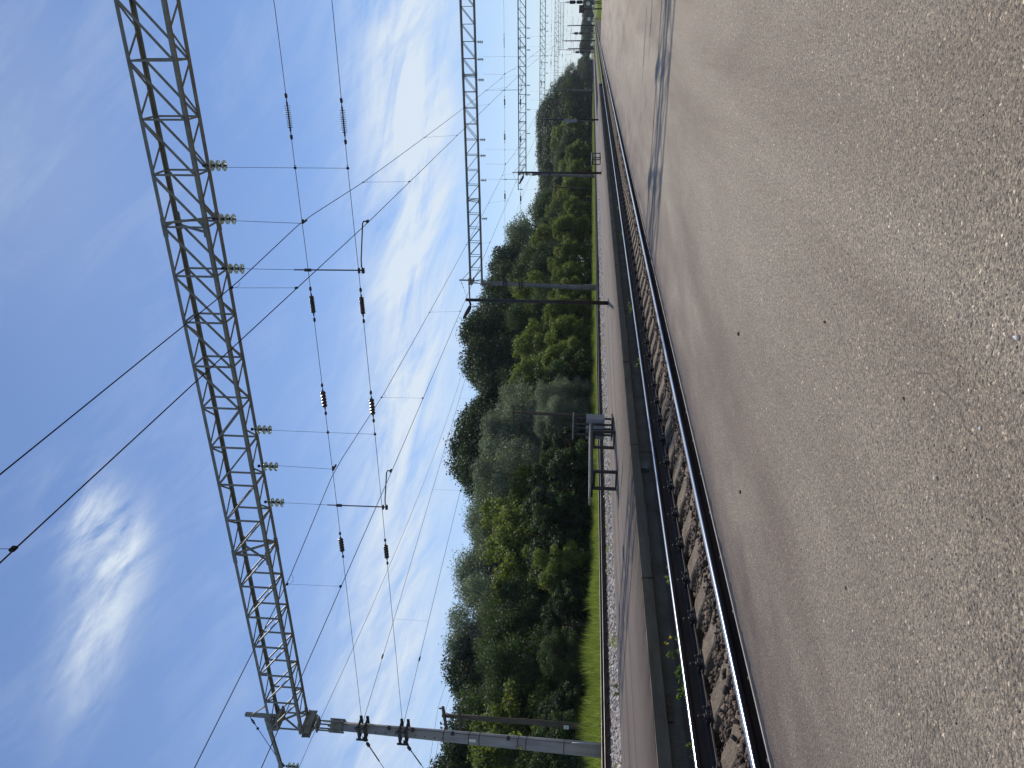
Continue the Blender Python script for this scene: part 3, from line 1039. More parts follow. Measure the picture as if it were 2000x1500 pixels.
gantry = make_gantry()
tag(gantry, 'nearest steel lattice gantry spanning the tracks overhead, on a round concrete pole', 'gantry', 'overhead line gantries')
GY = [(17.4, 0, 0, 1), (64.0, 0, 0, 1), (114.0, 0.0, 0, 1), (168.0, 1.1, 0.3, 1), (228.0, 1.6, 0.0, 1), (268.0, 0.6, 0.0, 0.56)]
gl = ['', 'second steel lattice gantry along the line, crossing just above the treetops',
      'third steel lattice gantry along the line, its pole behind the second lamp post',
      'fourth steel lattice gantry along the line, in the distance',
      'fifth steel lattice gantry along the line, small in the distance',
      'farthest and shortest lattice gantry close to where the rails meet']
gkids = [x for x in bpy.data.objects if x.parent == gantry]
SHADED_POLE = {}
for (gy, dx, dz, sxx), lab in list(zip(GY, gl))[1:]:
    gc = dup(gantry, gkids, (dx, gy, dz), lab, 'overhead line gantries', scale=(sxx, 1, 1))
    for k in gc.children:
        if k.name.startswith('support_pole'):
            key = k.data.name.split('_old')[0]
            if key not in SHADED_POLE:
                SHADED_POLE[key] = k.data.copy()
                SHADED_POLE[key].materials.clear()
                SHADED_POLE[key].materials.append(MATS['pole_far_shaded'])  # far poles take the concrete darkened to stand for shade
            k.data = SHADED_POLE[key]
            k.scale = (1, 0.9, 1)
# small signs on the near pole
b = MB()
b.box((-21.69, 17.4 - 0.192, 4.02), (-21.55, 17.4 - 0.185, 4.24))
o = b.build('number_plate', 'sign_white')
tag(o, 'small white plate high on the near round concrete pole', 'sign')
b = MB()
zc, xc, yc = 2.58, -21.73, 17.4 - 0.238
b.add([(xc - 0.13, yc, zc - 0.11), (xc + 0.13, yc, zc - 0.11), (xc, yc, zc + 0.13), (xc - 0.13, yc + 0.006, zc - 0.11), (xc + 0.13, yc + 0.006, zc - 0.11), (xc, yc + 0.006, zc + 0.13)],
      [(0, 1, 2), (5, 4, 3), (0, 3, 4, 1), (1, 4, 5, 2), (2, 5, 3, 0)])
o = b.build('warning_sign', 'sign_yellow')
tag(o, 'yellow triangular high voltage warning sign on the near round concrete pole', 'sign')
b = MB()
yb = yc - 0.004
for (a, c) in (((-0.13, -0.11), (0.13, -0.11)), ((0.13, -0.11), (0, 0.13)), ((0, 0.13), (-0.13, -0.11))):
    b.bar((xc + a[0] * 0.93, yb, zc + a[1] * 0.93), (xc + c[0] * 0.93, yb, zc + c[1] * 0.93), 0.004, 0.014)
for (a, c) in (((0.02, 0.06), (-0.02, -0.02)), ((-0.02, -0.02), (0.025, -0.01)), ((0.025, -0.01), (-0.01, -0.085))):
    b.bar((xc + a[0], yb, zc + a[1]), (xc + c[0], yb, zc + c[1]), 0.004, 0.014)
b.build('lightning_mark', 'ink', o)

# ------------------------------------------------------------------ insulators
def glass_string():
    r = empty('insulator_string', (0, 0, 0))
    g = MB()
    for k in range(3):
        z = -0.14 - 0.150 * k
        g = MB()
        g.lathe([(0, 0.035), (0.012, 0.062), (0.030, 0.108), (0.052, 0.127), (0.066, 0.124), (0.060, 0.104), (0.070, 0.098), (0.056, 0.075), (0.068, 0.066), (0.05, 0.045), (0.06, 0.03), (0.02, 0.028)],
                (0, 0, z), (0, 0, -1), 20)
        g.build('insulator_disc', 'glass', r)
    b = MB()
    b.tube([(0, 0, 0.02), (0, 0, -0.12)], 0.016, 6)
    b.box((-0.03, -0.03, -0.03), (0.03, 0.03, 0.03))
    for k in range(3):
        z = -0.14 - 0.150 * k
        b.lathe([(-0.05, 0.02), (-0.045, 0.042), (0.0, 0.048), (0.012, 0.036), (0.09, 0.018), (0.11, 0.016)], (0, 0, z), (0, 0, -1), 10)
    b.build('fitting', 'steel_dark', r)
    return r


ins0 = glass_string()
ikids = [x for x in bpy.data.objects if x.parent == ins0]
first = [True]


def place_ins(x, y, z, label, group):
    if first[0]:
        first[0] = False
        ins0.location = (x, y, z)
        tag(ins0, label, 'insulator', group)
        return ins0
    return dup(ins0, ikids, (x, y, z), label, group)


which = ['nearest', 'second', 'third', 'fourth', 'fifth', 'farthest']
G1X = [-3.16, -4.41, -5.64, -10.19, -11.37, -12.58]
G2X = [-2.15, -3.39, -4.88, -9.42, -10.68, -12.66, -15.89]
for gi, (gy, dx, dz, sxx) in enumerate(GY[:5]):
    xs = G1X if gi == 0 else G2X
    for k, x in enumerate(xs):
        place_ins(x + dx, gy, 9.84 + dz, '%s from the right of the glass insulator strings hanging under the %s gantry' % (ordinal(k), which[gi]),
                  'glass insulator strings under the gantries')
    place_ins(-23.86 + dx, gy, 10.95 + dz, 'glass insulator string hanging from the side arm left of the %s gantry pole' % which[gi],
              'glass insulator strings on side arms')


def ribbed(b_ends, b_body, x, z, nrib, length, rad, thin=False, sag=0.0):
    ax = (1, 0, sag)
    prof = []
    for k in range(nrib):
        t0 = k / nrib * length
        t1 = (k + 1) / nrib * length
        d = t1 - t0
        if thin:
            prof += [(t0, rad * 0.25), (t0 + d * 0.35, rad * 0.25), (t0 + d * 0.42, rad), (t0 + d * 0.55, rad), (t0 + d * 0.62, rad * 0.25)]
        else:
            prof += [(t0, rad * 0.62), (t0 + d * 0.3, rad * 0.95), (t0 + d * 0.5, rad), (t0 + d * 0.7, rad * 0.95), (t1, rad * 0.62)]
    prof = [(0, 0.001)] + prof + [(length, 0.001)]
    b_body.lathe([(t - length / 2, r2) for t, r2 in prof], (x, 0, z), ax, 14)
    for s, b_end in zip((-1, 1), b_ends):
        b_end.lathe([(length / 2 - 0.01, 0.022), (length / 2 + 0.06, 0.022), (length / 2 + 0.07, 0.012), (length / 2 + 0.14, 0.012), (length / 2 + 0.15, 0.034), (length / 2 + 0.22, 0.034), (length / 2 + 0.25, 0.01)],
                    (x, 0, z), (s, 0, s * sag), 8)


def up_z(x):
    return np.interp(x, [-21.1, -12.58, -10.19, -5.65, -3.22, 0.25, 2.6], [7.87, 7.74, 7.72, 7.67, 7.66, 7.64, 7.80])


def lo_z(x):
    return np.interp(x, [-21.1, -12.55, -10.24, -5.6, -3.25, 0.25, 2.6], [6.49, 6.43, 6.42, 6.41, 6.42, 6.39, 6.47])


def cross_span(first_one):
    r = empty('cross_span', (0, 17.4, 0))
    for nm, fz in (('upper_wire', up_z), ('lower_wire', lo_z)):
        b = MB()
        xs = np.linspace(-21.45, 2.6, 40)
        b.tube([(x, 0, float(fz(x))) for x in xs], 0.0075, 5)
        b.build(nm, 'wire', r)
    for fz, tab in ((up_z, ((-2.08, 11, 0.50, 0.066, True), (-6.53, 8, 0.44, 0.064, False), (-9.19, 5, 0.46, 0.070, False), (-13.98, 5, 0.46, 0.072, False))),
                    (lo_z, ((-2.18, 11, 0.50, 0.066, True), (-6.53, 8, 0.44, 0.063, False), (-9.36, 5, 0.46, 0.068, False), (-14.14, 5, 0.46, 0.070, False)))):
        for (x, nr, L, rad, thin) in tab:
            bb = MB()
            be = [MB(), MB()]
            ribbed(be, bb, x, float(fz(x)), nr, L, rad, thin)
            body = bb.build('strain_insulator', 'porcelain', r)
            for q in be:
                q.build('end_fitting', 'steel_dark', body)
    for x in (-3.2, -10.2):                                        # plain hangers to both wires
        b = MB()
        b.tube([(x, 0, 9.32), (x, 0.0, float(lo_z(x)))], 0.005, 4)
        for z in (float(up_z(x)), float(lo_z(x))):
            b.lathe([(-0.03, 0.01), (-0.02, 0.035), (0.02, 0.035), (0.03, 0.01)], (x, 0, z), (1, 0, 0), 8)
            b.tube([(x + 0.05, 0, z + 0.03), (x + 0.05, 0, z - 0.03)], 0.006, 5)
        b.build('hanger', 'wire', r)
    for x in (-4.45, -11.33):                                       # hangers carrying the messenger wires
        b = MB()
        b.tube([(x, 0, 9.32), (x - 0.04, 0, float(up_z(x)))], 0.006, 4)
        b.lathe([(-0.05, 0.01), (-0.03, 0.035), (0.04, 0.035), (0.06, 0.012)], (x, 0, float(up_z(x)) - 0.02), (1, 0, 0), 8)
        b.tube([(x, -0.11, float(up_z(x)) - 0.05), (x, 0.16, float(up_z(x)) - 0.05)], 0.030, 6)
        b.build('saddle_clamp', 'steel_dark', r)
    for x, xe2 in ((-5.64, -4.42), (-12.58, -11.34)):               # dropper rods with steady arms
        b = MB()
        b.tube([(x, 0, 9.32), (x, 0, 7.98)], 0.006, 4)
        b.tube([(x, 0, 8.02), (x + 0.02, 0, 6.34)], 0.017, 8)
        b.box((x - 0.05, -0.04, 6.27), (x + 0.07, 0.04, 6.33))
        b.box((x - 0.05, -0.04, 6.38), (x + 0.07, 0.04, 6.42))
        b.box((x - 0.03, -0.03, 7.60), (x + 0.03, 0.03, 7.76))
        b.build('dropper_rod', 'steel_dark', r)
        b = MB()
        b.tube([(x + 0.05, 0, 6.30), (x + 0.12, 0, 6.33), (x + 0.3, 0, 6.32), (xe2 - 0.05, 0, 6.20), (xe2, 0, 6.17), (xe2, 0, 6.085)], 0.017, 8)
        arm = b.build('steady_arm', 'steel_dark', r)
        b = MB()
        b.box((xe2 - 0.03, -0.05, 6.05), (xe2 + 0.03, 0.05, 6.10))
        b.build('wire_grip', 'steel_dark', arm)
    return r


cs = cross_span(True)
ckids = [x for x in bpy.data.objects if x.parent == cs]
tag(cs, 'pair of cross wires with dark ribbed insulators strung below the nearest gantry', 'cross wires', 'cross wires below the gantries')
for gi, (gy, dx, dz, sxx) in list(enumerate(GY))[1:5]:
    dup(cs, ckids, (dx, gy, dz), 'pair of cross wires with insulators strung below the %s gantry' % which[gi], 'cross wires below the gantries')

# ------------------------------------------------------------------ wires along the tracks
GYS = [-30.0] + [q[0] for q in GY]


def mess_z(y):
    """height of the messenger wire"""
    for a, c in zip(GYS[:-1], GYS[1:]):
        if a <= y <= c:
            L = c - a
            s = (y - a) / L
            if a < 0:
                return float(np.interp(c - y, [0, 4.8, 6.8, 11, 20, L], [7.66, 7.29, 7.26, 7.17, 7.0, 7.66]))
            return 7.66 - 0.16 * min(1, min(y - a, c - y) / 4.6) - 0.55 * 4 * s * (1 - s) * 0.28
    return 7.66


def stag(y, x0):
    return x0 + float(np.interp(y, GYS, [0.25, -0.02, 0.28, 0.0, 0.25, 0.0, 0.2]))


def line(x0, label, dps):
    r = empty('overhead_line', (0, 0, 0), 0, label, 'overhead line', 'overhead lines along the tracks')
    ys = np.concatenate([np.arange(-12, 70, 1.0), np.arange(70, 269, 4.0)])
    b = MB()
    b.tube([(x0 - 0.02, y, mess_z(y)) for y in ys], 0.0095, 5)
    b.build('messenger_wire', 'wire', r)
    b = MB()
    b.tube([(stag(y, x0), y, 6.06) for y in ys], 0.0085, 5)
    b.build('contact_wire', 'wire', r)
    for d in dps:
        b = MB()
        zc = mess_z(d)
        xm, xc = x0 - 0.02, stag(d, x0)
        b.tube([(xm, d, zc), (xc, d, 6.06)], 0.0035, 4)
        b.tube([(xm, d, zc - 0.06), (xm, d + 0.10, zc - 0.10), (xm, d + 0.26, zc - 0.05), (xm, d + 0.30, zc)], 0.0035, 4)
        b.box((xm - 0.012, d - 0.03, zc - 0.03), (xm + 0.012, d + 0.03, zc + 0.018))
        b.box((xc - 0.012, d - 0.03, 6.05), (xc + 0.012, d + 0.03, 6.10))
        b.build('dropper', 'wire', r)
    return r


D1 = [5.14, 12.58, 22.0, 30.7, 41.0, 50.0, 59.3, 68.7, 78, 88, 98, 108, 119, 130, 141, 152, 163]
line(-4.42, 'messenger and contact wires with thin droppers above the nearest track', D1)
line(-11.35, 'messenger and contact wires with thin droppers above the middle track', [3.0, 12.7, 21.8, 29.7, 40, 50, 59.3, 68.7, 78, 88, 98, 108, 119, 130, 141, 152, 163])


def anchored():
    r = empty('overhead_line', (0, 0, 0), 0, 'two wires with droppers anchored at the near concrete pole and running above the far track', 'overhead line', 'overhead lines along the tracks')

    def px(y):
        return float(np.interp(y, [17.4, 64, 114, 168], [-21.45, -18.2, -18.6, -18.4]))
    for nm, z0, z1 in (('messenger_wire', 7.87, 7.84), ('contact_wire', 6.49, 6.5)):
        b = MB()
        ys = np.arange(17.45, 168, 2.0)
        zs = [float(np.interp(y, [17.4, 24, 40, 64, 168], [z0, z1 - 0.0, z1, z1 + 0.1 if nm[0] == 'm' else 6.1, z1 + 0.1 if nm[0] == 'm' else 6.06])) for y in ys]
        b.tube([(px(y), y, z) for y, z in zip(ys, zs)], 0.0085, 5)
        b.lathe([(-0.12, 0.01), (-0.08, 0.03), (0.08, 0.03), (0.14, 0.012)], (px(20.2), 20.2, z0), (0, 1, 0), 8)
        b.build(nm, 'wire', r)
    for d in (22.0, 30.1, 38.5, 47, 56, 68, 78, 88, 98):
        b = MB()
        b.tube([(px(d), d, 7.84), (px(d), d, float(np.interp(d, [17.4, 24, 40, 64], [6.49, 6.5, 6.5, 6.1])))], 0.0035, 4)
        b.build('dropper', 'wire', r)


anchored()
b = MB()
b.tube([(-23.86, y, 10.42 + 0.9 * ((max(0, ((y - 17.4) % 48.3)) / 48.3 - 0.5) ** 2 * 4 - 1)) for y in np.arange(-30.9, 230, 1.5)], 0.0085, 5)
o = b.build('feeder_wire', 'wire')
tag(o, 'single sagging feeder wire carried by the side arms left of the gantry poles', 'wire')
for (zt, xb, yb, lab) in ((7.86, -21.8, 17.22, 'upper'), (6.47, -21.8, 17.2, 'lower')):
    r = empty('guy_wire', (xb, yb, zt), 0, '%s guy wire with turnbuckle slanting down from the near concrete pole' % lab, 'guy wire', 'guy wires of the near pole')
    d = Vector((0, -0.74, -0.67)).normalized()
    end = d * ((zt + 0.5) / 0.671)
    MB().tube([(0, 0, 0), end], 0.010, 5).build('wire', 'wire', r)
    b = MB()
    for q in (0.16, 0.42):
        b.lathe([(-0.10, 0.02), (-0.06, 0.055), (0.06, 0.055), (0.10, 0.02)], d * q, d, 8)
    b.tube([d * 0.5, d * 1.2], 0.020, 6)
    b.build('turnbuckle', 'steel_dark', r)

# ------------------------------------------------------------------ wooden telegraph poles
def make_wood():
    r = empty('telegraph_pole', (0, 0, 0))
    b = MB()
    b.tube([(0.0, 0, -0.2), (0.02, 0, 2.5), (0.03, 0, 5), (0.06, 0, 7.12)], [0.145, 0.13, 0.112, 0.092], 14)
    b.build('pole', 'wood_pole', r)
    for z, w, tl in ((6.98, 0.72, 0.05), (6.30, 0.78, 0.0)):
        b = MB()
        b.bar((-w, -0.12, z - tl), (w, -0.12, z + tl), 0.10, 0.12)
        arm = b.build('crossarm', 'wood_pole', r)
        b = MB()
        for s in (-1, 1):
            b.tube([(s * 0.42, -0.13, z - 0.06), (s * 0.30, -0.12, z - 0.20), (s * 0.08, -0.10, z - 0.42)], 0.012, 5)
        b.build('brace', 'steel_dark', arm)
        for x in (-0.62, -0.36, 0.62):
            b = MB()
            b.tube([(x, -0.12, z + 0.04), (x, -0.12, z + 0.17)], 0.010, 5)
            b.lathe([(0, 0.02), (0.01, 0.042), (0.045, 0.045), (0.06, 0.028), (0.09, 0.034), (0.11, 0.012)], (x, -0.12, z + 0.13), (0, 0, 1), 10)
            b.build('pin_insulator', 'porcelain', arm)
    return r


wp = make_wood()
wp.location = (-28.5, 23.85, -0.45)
tag(wp, 'nearest wooden telegraph pole with two crossarms behind the round concrete pole', 'telegraph pole', 'wooden telegraph poles by the wood')
wkids = [x for x in bpy.data.objects if x.parent == wp]
WP = [(-28.5, 23.85, -0.45)]
for i, (x, y, z, lab) in enumerate([(-28.4, 52.6, -0.9, 'wooden telegraph pole rising behind the bench and litter bin, in front of silvery foliage'),
                                    (-28.5, 100.7, -0.85, 'third wooden telegraph pole, against dark foliage beside a yellow green bush'),
                                    (-28.5, 138.0, 0.1, 'fourth wooden telegraph pole, thin against the trees left of the third gantry pole'),
                                    (-28.5, 179.0, 0.0, 'fifth wooden telegraph pole, thin behind the far bench')]):
    dup(wp, wkids, (x, y, z), lab, 'wooden telegraph poles by the wood')
    WP.append((x, y, z))
for ai, (ax, az) in enumerate(((-0.62, 7.22), (0.62, 7.26), (-0.62, 6.54), (0.62, 6.54), (-0.36, 6.54))):
    b = MB()
    pts = []
    ends = [(-28.5, -12, -0.45)] + WP + [(-28.5, 220, 0)]
    for a, c in zip(ends[:-1], ends[1:]):
        for k in range(12):
            s = k / 12
            pts.append((a[0] + (c[0] - a[0]) * s + ax, a[1] + (c[1] - a[1]) * s - 0.12, a[2] + (c[2] - a[2]) * s + az - 0.55 * 4 * s * (1 - s)))
    b.tube(pts, 0.006, 4)
    o = b.build('telegraph_wire', 'wire')
    tag(o, ['outermost upper telegraph wire strung from pole to pole', 'upper telegraph wire on the track side', 'outermost lower telegraph wire strung from pole to pole',
            'lower telegraph wire on the track side', 'inner lower telegraph wire'][ai], 'wire', 'telegraph wires')
# number plate on the nearest wooden pole
b = MB()
b.box((-28.585, 23.70, 0.98), (-28.365, 23.712, 1.20))
o = b.build('number_plate', 'sign_white')
tag(o, 'small pale plate reading 75 low on the nearest wooden telegraph pole', 'sign')
fc = bpy.data.curves.new('digits', 'FONT')
fc.body = '75'
fc.size = 0.15
fc.extrude = 0.001
fc.materials.append(MATS['ink'])
t = bpy.data.objects.new('digits', fc)
C.objects.link(t)
dg = bpy.context.evaluated_depsgraph_get()
me = bpy.data.meshes.new_from_object(t.evaluated_get(dg))
me.transform(Matrix.Translation((-28.565, 23.697, 1.03)) @ Matrix.Rotation(math.radians(90), 4, 'X'))
bpy.data.objects.remove(t)
d = link_mesh('digits', me, o)

# ------------------------------------------------------------------ lamp posts
def make_lamp():
    r = empty('lamp_post', (0, 0, 0))
    MB().tube([(0, 0, 0), (0, 0, 2.2), (0, 0, 4.30)], [0.062, 0.055, 0.05], 10).build('post', 'steel_dark', r)
    MB().box((-0.11, -0.11, 0), (0.11, 0.11, 0.03)).build('base_plate', 'steel_dark', r)
    b = MB()
    b.tube([(0, 0, 4.20), (-0.14, 0, 4.16), (-0.26, 0, 4.20)], [0.035, 0.035, 0.035], 8)
    b.build('arm', 'steel_dark', r)
    b = MB()
    b.tube([(-0.20, 0, 4.17), (-0.26, 0, 4.195), (-0.42, 0, 4.29), (-0.56, 0, 4.37), (-0.62, 0, 4.39)], [0.04, 0.062, 0.06, 0.05, 0.025], 10)
    b.build('lamp_head', 'steel_dark', r)
    return r


lp = make_lamp()
lp.location = (-7.85, 21.63, PT)
lkids = [x for x in bpy.data.objects if x.parent == lp]
tag(lp, 'nearest dark lamp post with a short drooping head on the island platform', 'lamp post', 'lamp posts on the island platform')
dup(lp, lkids, (-7.8, 41.6, PT), 'middle dark lamp post on the island platform, in front of the third gantry pole', 'lamp posts on the island platform')
dup(lp, lkids, (-7.85, 64.0, PT), 'farthest lamp post on the island platform with a small plate on it', 'lamp posts on the island platform')
o = MB().box((-8.05, 63.9, 1.9), (-7.80, 63.94, 2.9)).build('notice_plate', 'box_grey')
tag(o, 'long pale grey plate fixed to the farthest lamp post', 'sign')

# ------------------------------------------------------------------ benches
def make_bench():
    r = empty('bench', (0, 0, 0))
    b = MB()
    for k in range(3):
        b.box((-0.20 + k * 0.135, -1.30 + 0.01 * (k % 2), 0.505), (-0.08 + k * 0.135, 1.16, 0.540))
    b.build('seat', 'seat_paint', r)
    b = MB()
    b.box((-0.17, -1.1, 0.462), (-0.13, 1.2, 0.505))
    b.box((0.13, -1.1, 0.462), (0.17, 1.2, 0.505))
    b.build('seat_rail', 'steel_dark', r)
    for y in (-0.74, 0.80):
        for x in (-0.19, 0.19):
            MB().box((x - 0.025, y - 0.025, 0.0), (x + 0.025, y + 0.025, 0.462)).build('leg', 'steel_dark', r)
        MB().box((-0.17, y - 0.022, 0.42), (0.17, y + 0.022, 0.461)).build('cross_rail', 'steel_dark', r)
        MB().box((-0.165, y - 0.022, 0.005), (0.165, y + 0.022, 0.04)).build('foot_rail', 'steel_dark', r)
    return r


bn = make_bench()
bn.location = (-8.09, 13.15, PT + 0.004)
bkids = [x for x in bpy.data.objects if x.parent == bn]
tag(bn, 'dark metal framed bench with worn pale seat boards beside the litter bin', 'bench', 'benches on the island platform')
dup(bn, bkids, (-8.0, 47.1, PT + 0.004), 'far bench on the island platform, small beyond the middle lamp post', 'benches on the island platform')

# ------------------------------------------------------------------ litter bin under a small roof
r = empty('litter_bin', (-8.36, 14.98, PT + 0.006), 0, 'grey double litter bin under a small flat roof beside the bench', 'litter bin')
for i, (x, m_) in enumerate(((0.13, 'box_grey'), (-0.13, 'box_dark'))):
    b = MB()
    w = 0.115
    b.add([(x - w, -w, 0.20), (x + w, -w, 0.20), (x + w, w, 0.20), (x - w, w, 0.20), (x - w - 0.01, -w - 0.01, 0.60), (x + w + 0.01, -w - 0.01, 0.60), (x + w + 0.01, w + 0.01, 0.60), (x - w - 0.01, w + 0.01, 0.60),
           (x - w + 0.02, -w + 0.02, 0.60), (x + w - 0.02, -w + 0.02, 0.60), (x + w - 0.02, w - 0.02, 0.60), (x - w + 0.02, w - 0.02, 0.60),
           (x - w + 0.02, -w + 0.02, 0.25), (x + w - 0.02, -w + 0.02, 0.25), (x + w - 0.02, w - 0.02, 0.25), (x - w + 0.02, w - 0.02, 0.25)],
          [(3, 2, 1, 0), (0, 1, 5, 4), (1, 2, 6, 5), (2, 3, 7, 6), (3, 0, 4, 7), (4, 5, 9, 8), (5, 6, 10, 9), (6, 7, 11, 10), (7, 4, 8, 11), (8, 9, 13, 12), (9, 10, 14, 13), (10, 11, 15, 14), (11, 8, 12, 15), (12, 13, 14, 15)])
    b.build('bin_container', m_, r)
    for yy in (-0.14, 0.14):
        MB().box((x - 0.018, yy - 0.018, 0.0), (x + 0.018, yy + 0.018, 0.88)).build('post', 'steel_dark', r)
MB().box((-0.26, -0.16, 0.02), (0.26, 0.16, 0.05)).build('base_frame', 'steel_dark', r)
MB().box((-0.24, -0.19, 0.88), (0.24, 0.19, 0.905)).build('roof_plate', 'seat_paint', r)

# ------------------------------------------------------------------ conduits on the island platform wall
for (y0, y1, z, lab) in ((7.4, 9.35, 0.06, 'thin pale conduit pipe along the island platform wall nearer the camera'), (13.2, 16.3, 0.065, 'thin pale conduit pipe farther along the island platform wall')):
    o = MB().tube([(-5.948, y0, z), (-5.948, (y0 + y1) / 2, z - 0.01), (-5.948, y1, z)], 0.010, 6).build('conduit_pipe', 'galvanised')
    tag(o, lab, 'pipe')
r = empty('junction_box', (-5.965, 9.53, 0.005), 0, 'small dark blue grey junction box on the island platform wall', 'junction box')
MB().box((-0.02, -0.085, -0.055), (0.04, 0.085, 0.060)).build('box', 'box_dark', r)
MB().box((0.0, -0.10, 0.061), (0.045, -0.06, 0.068)).build('lid_edge', 'galvanised', r)
o = MB().add([(-5.965, 5.1, 0.0), (-5.945, 5.1, 0.0), (-5.945, 5.42, 0.0), (-5.965, 5.42, 0.0), (-5.965, 5.1, 0.055), (-5.945, 5.1, 0.055), (-5.945, 5.42, 0.06), (-5.965, 5.42, 0.06)],
             [(0, 1, 2, 3), (4, 7, 6, 5), (0, 4, 5, 1), (1, 5, 6, 2), (2, 6, 7, 3), (3, 7, 4, 0)]).build('board', 'wood_pole')
tag(o, 'short offcut of grey board leaning on the island platform wall', 'board')

# ------------------------------------------------------------------ signs, signals and masts in the distance
r = empty('station_sign', (0.06, 69.6, PT), 0, 'dark rectangular board on a thick post at the end of the foreground platform', 'sign')
MB().box((-0.05, -0.05, 0), (0.05, 0.05, 1.62)).build('post', 'steel_dark', r)
MB().box((-0.27, -0.09, 1.46), (0.27, -0.055, 1.83)).build('board', 'board_dark', r)
b = MB()
for (a, c) in (((-0.28, 1.45), (0.28, 1.45)), ((0.28, 1.45), (0.28, 1.84)), ((0.28, 1.84), (-0.28, 1.84)), ((-0.28, 1.84), (-0.28, 1.45))):
    b.bar((a[0], -0.10, a[1]), (c[0], -0.10, c[1]), 0.03, 0.025)
b.build('frame', 'steel_dark', r)
for (x, y, z, lab) in ((0.55, 84, 1.15, 'small round white sign just behind the dark board at the platform end'), (-0.9, 92, 1.05, 'small round white sign to the left of the dark board at the platform end')):
    r = empty('disc_sign', (x, y, -0.5), 0, lab, 'sign', 'round white signs')
    MB().tube([(0, 0, 0), (0, 0, z + 0.7)], 0.03, 6).build('post', 'steel_dark', r)
    MB().lathe([(0, 0.001), (0, 0.20), (0.02, 0.20), (0.02, 0.001)], (0, -0.03, z + 0.75), (0, -1, 0), 16, False).build('disc', 'sign_white', r)


def make_signal():
    r = empty('signal', (0, 0, 0))
    MB().tube([(0, 0, 0), (0, 0, 9.0)], 0.10, 8).build('mast', 'steel_dark', r)
    for z in (7.1, 5.3):
        b = MB()
        b.box((-0.42, -0.30, z - 0.72), (0.42, -0.14, z + 0.72))
        b.lathe([(0, 0.42), (0.12, 0.42)], (0, -0.14, z + 0.72), (0, -1, 0), 12, False)
        for k in (-1, 1):
            b.lathe([(0, 0.001), (0, 0.2), (0.28, 0.2), (0.28, 0.17), (0.02, 0.17), (0.02, 0.001)], (0, -0.3, z + k * 0.35), (0, -1, 0), 10, False)
        b.build('signal_head', 'steel_dark', r)
    b = MB()
    for s in (-0.2, 0.2):
        b.tube([(s, 0.25, 0), (s, 0.25, 8.5)], 0.02, 4)
    for k in range(24):
        b.bar((-0.2, 0.25, 0.35 * k + 0.3), (0.2, 0.25, 0.35 * k + 0.3), 0.02)
    b.build('ladder', 'steel_dark', r)
    return r


sg = make_signal()
sg.location = (-7.9, 316, -0.4)
skids = [x for x in bpy.data.objects if x.parent == sg]
tag(sg, 'distant black two headed railway signal nearer the point where the rails meet', 'signal', 'distant railway signals')
dup(sg, skids, (-14.8, 325, -0.9), 'distant black two headed railway signal farther left, against the treetops', 'distant railway signals')
c = dup(sg, skids, (1.4, 165, -2.2), 'tall black signal mast right beside the point where the rails meet', 'distant railway signals')
c.scale = (0.75, 0.75, 0.75)
c.location = (1.35, 165, -0.5)
for (x, y, h, lab) in ((-5.3, 320, 10.7, 'distant concrete mast closest to where the rails meet'), (-9.6, 290, 10.9, 'distant concrete mast between the two black signals'),
                       (-13.7, 330, 10.7, 'distant concrete mast just right of the farther black signal')):
    r = empty('catenary_mast', (x, y, -0.5), 0, lab, 'mast', 'distant masts')
    MB().tube([(0, 0, 0), (0, 0, h)], [0.24, 0.15], 8).build('pole', 'steel_dark', r)
    b = MB()
    b.bar((0, 0, h * 0.80), (3.0, 0, h * 0.80), 0.07)
    b.bar((0, 0, h * 0.95), (2.8, 0, h * 0.80), 0.04)
    b.bar((0, 0, h * 0.66), (2.6, 0, h * 0.60), 0.06)
    b.build('bracket', 'steel_dark', r)

# ------------------------------------------------------------------ trees
def leaf_cloud(cent, rad, n, size, aspect, droop, seed):
    """n leaf quads spread over the shells of blobs"""
    g = np.random.default_rng(seed)
    w = rad ** 2
    idx = g.choice(len(cent), n, p=w / w.sum())
    d = g.normal(0, 1, (n, 3))
    d /= np.linalg.norm(d, axis=1, keepdims=True)
    rr = g.uniform(0.30, 1.0, n) ** 0.55 * (1 + 0.22 * g.normal(0, 1, n).clip(-1.5, 1.8))
    P = cent[idx] + d * (rad[idx] * rr)[:, None] * np.array([1, 1, 0.82])
    # leaf plane: normal leans outwards and up
    nrm = d * 0.8 + g.normal(0, 0.75, (n, 3)) + np.array([0, 0, 0.35])
    nrm /= np.linalg.norm(nrm, axis=1, keepdims=True)
    ax = g.normal(0, 1, (n, 3)) + np.array([0, 0, -droop])
    ax -= nrm * (ax * nrm).sum(1, keepdims=True)
    ax /= np.linalg.norm(ax, axis=1, keepdims=True)
    bx = np.cross(nrm, ax)
    s = size * g.uniform(0.6, 1.35, n)
    L = ax * (s * 0.5)[:, None]
    Wd = bx * (s * 0.5 * aspect)[:, None]
    bend = nrm * (s * 0.10)[:, None]
    V = np.stack([P - L, P + Wd + bend, P + L, P - Wd + bend], 1).reshape(-1, 3)
    F = np.arange(n * 4).reshape(-1, 4)
    return V, F


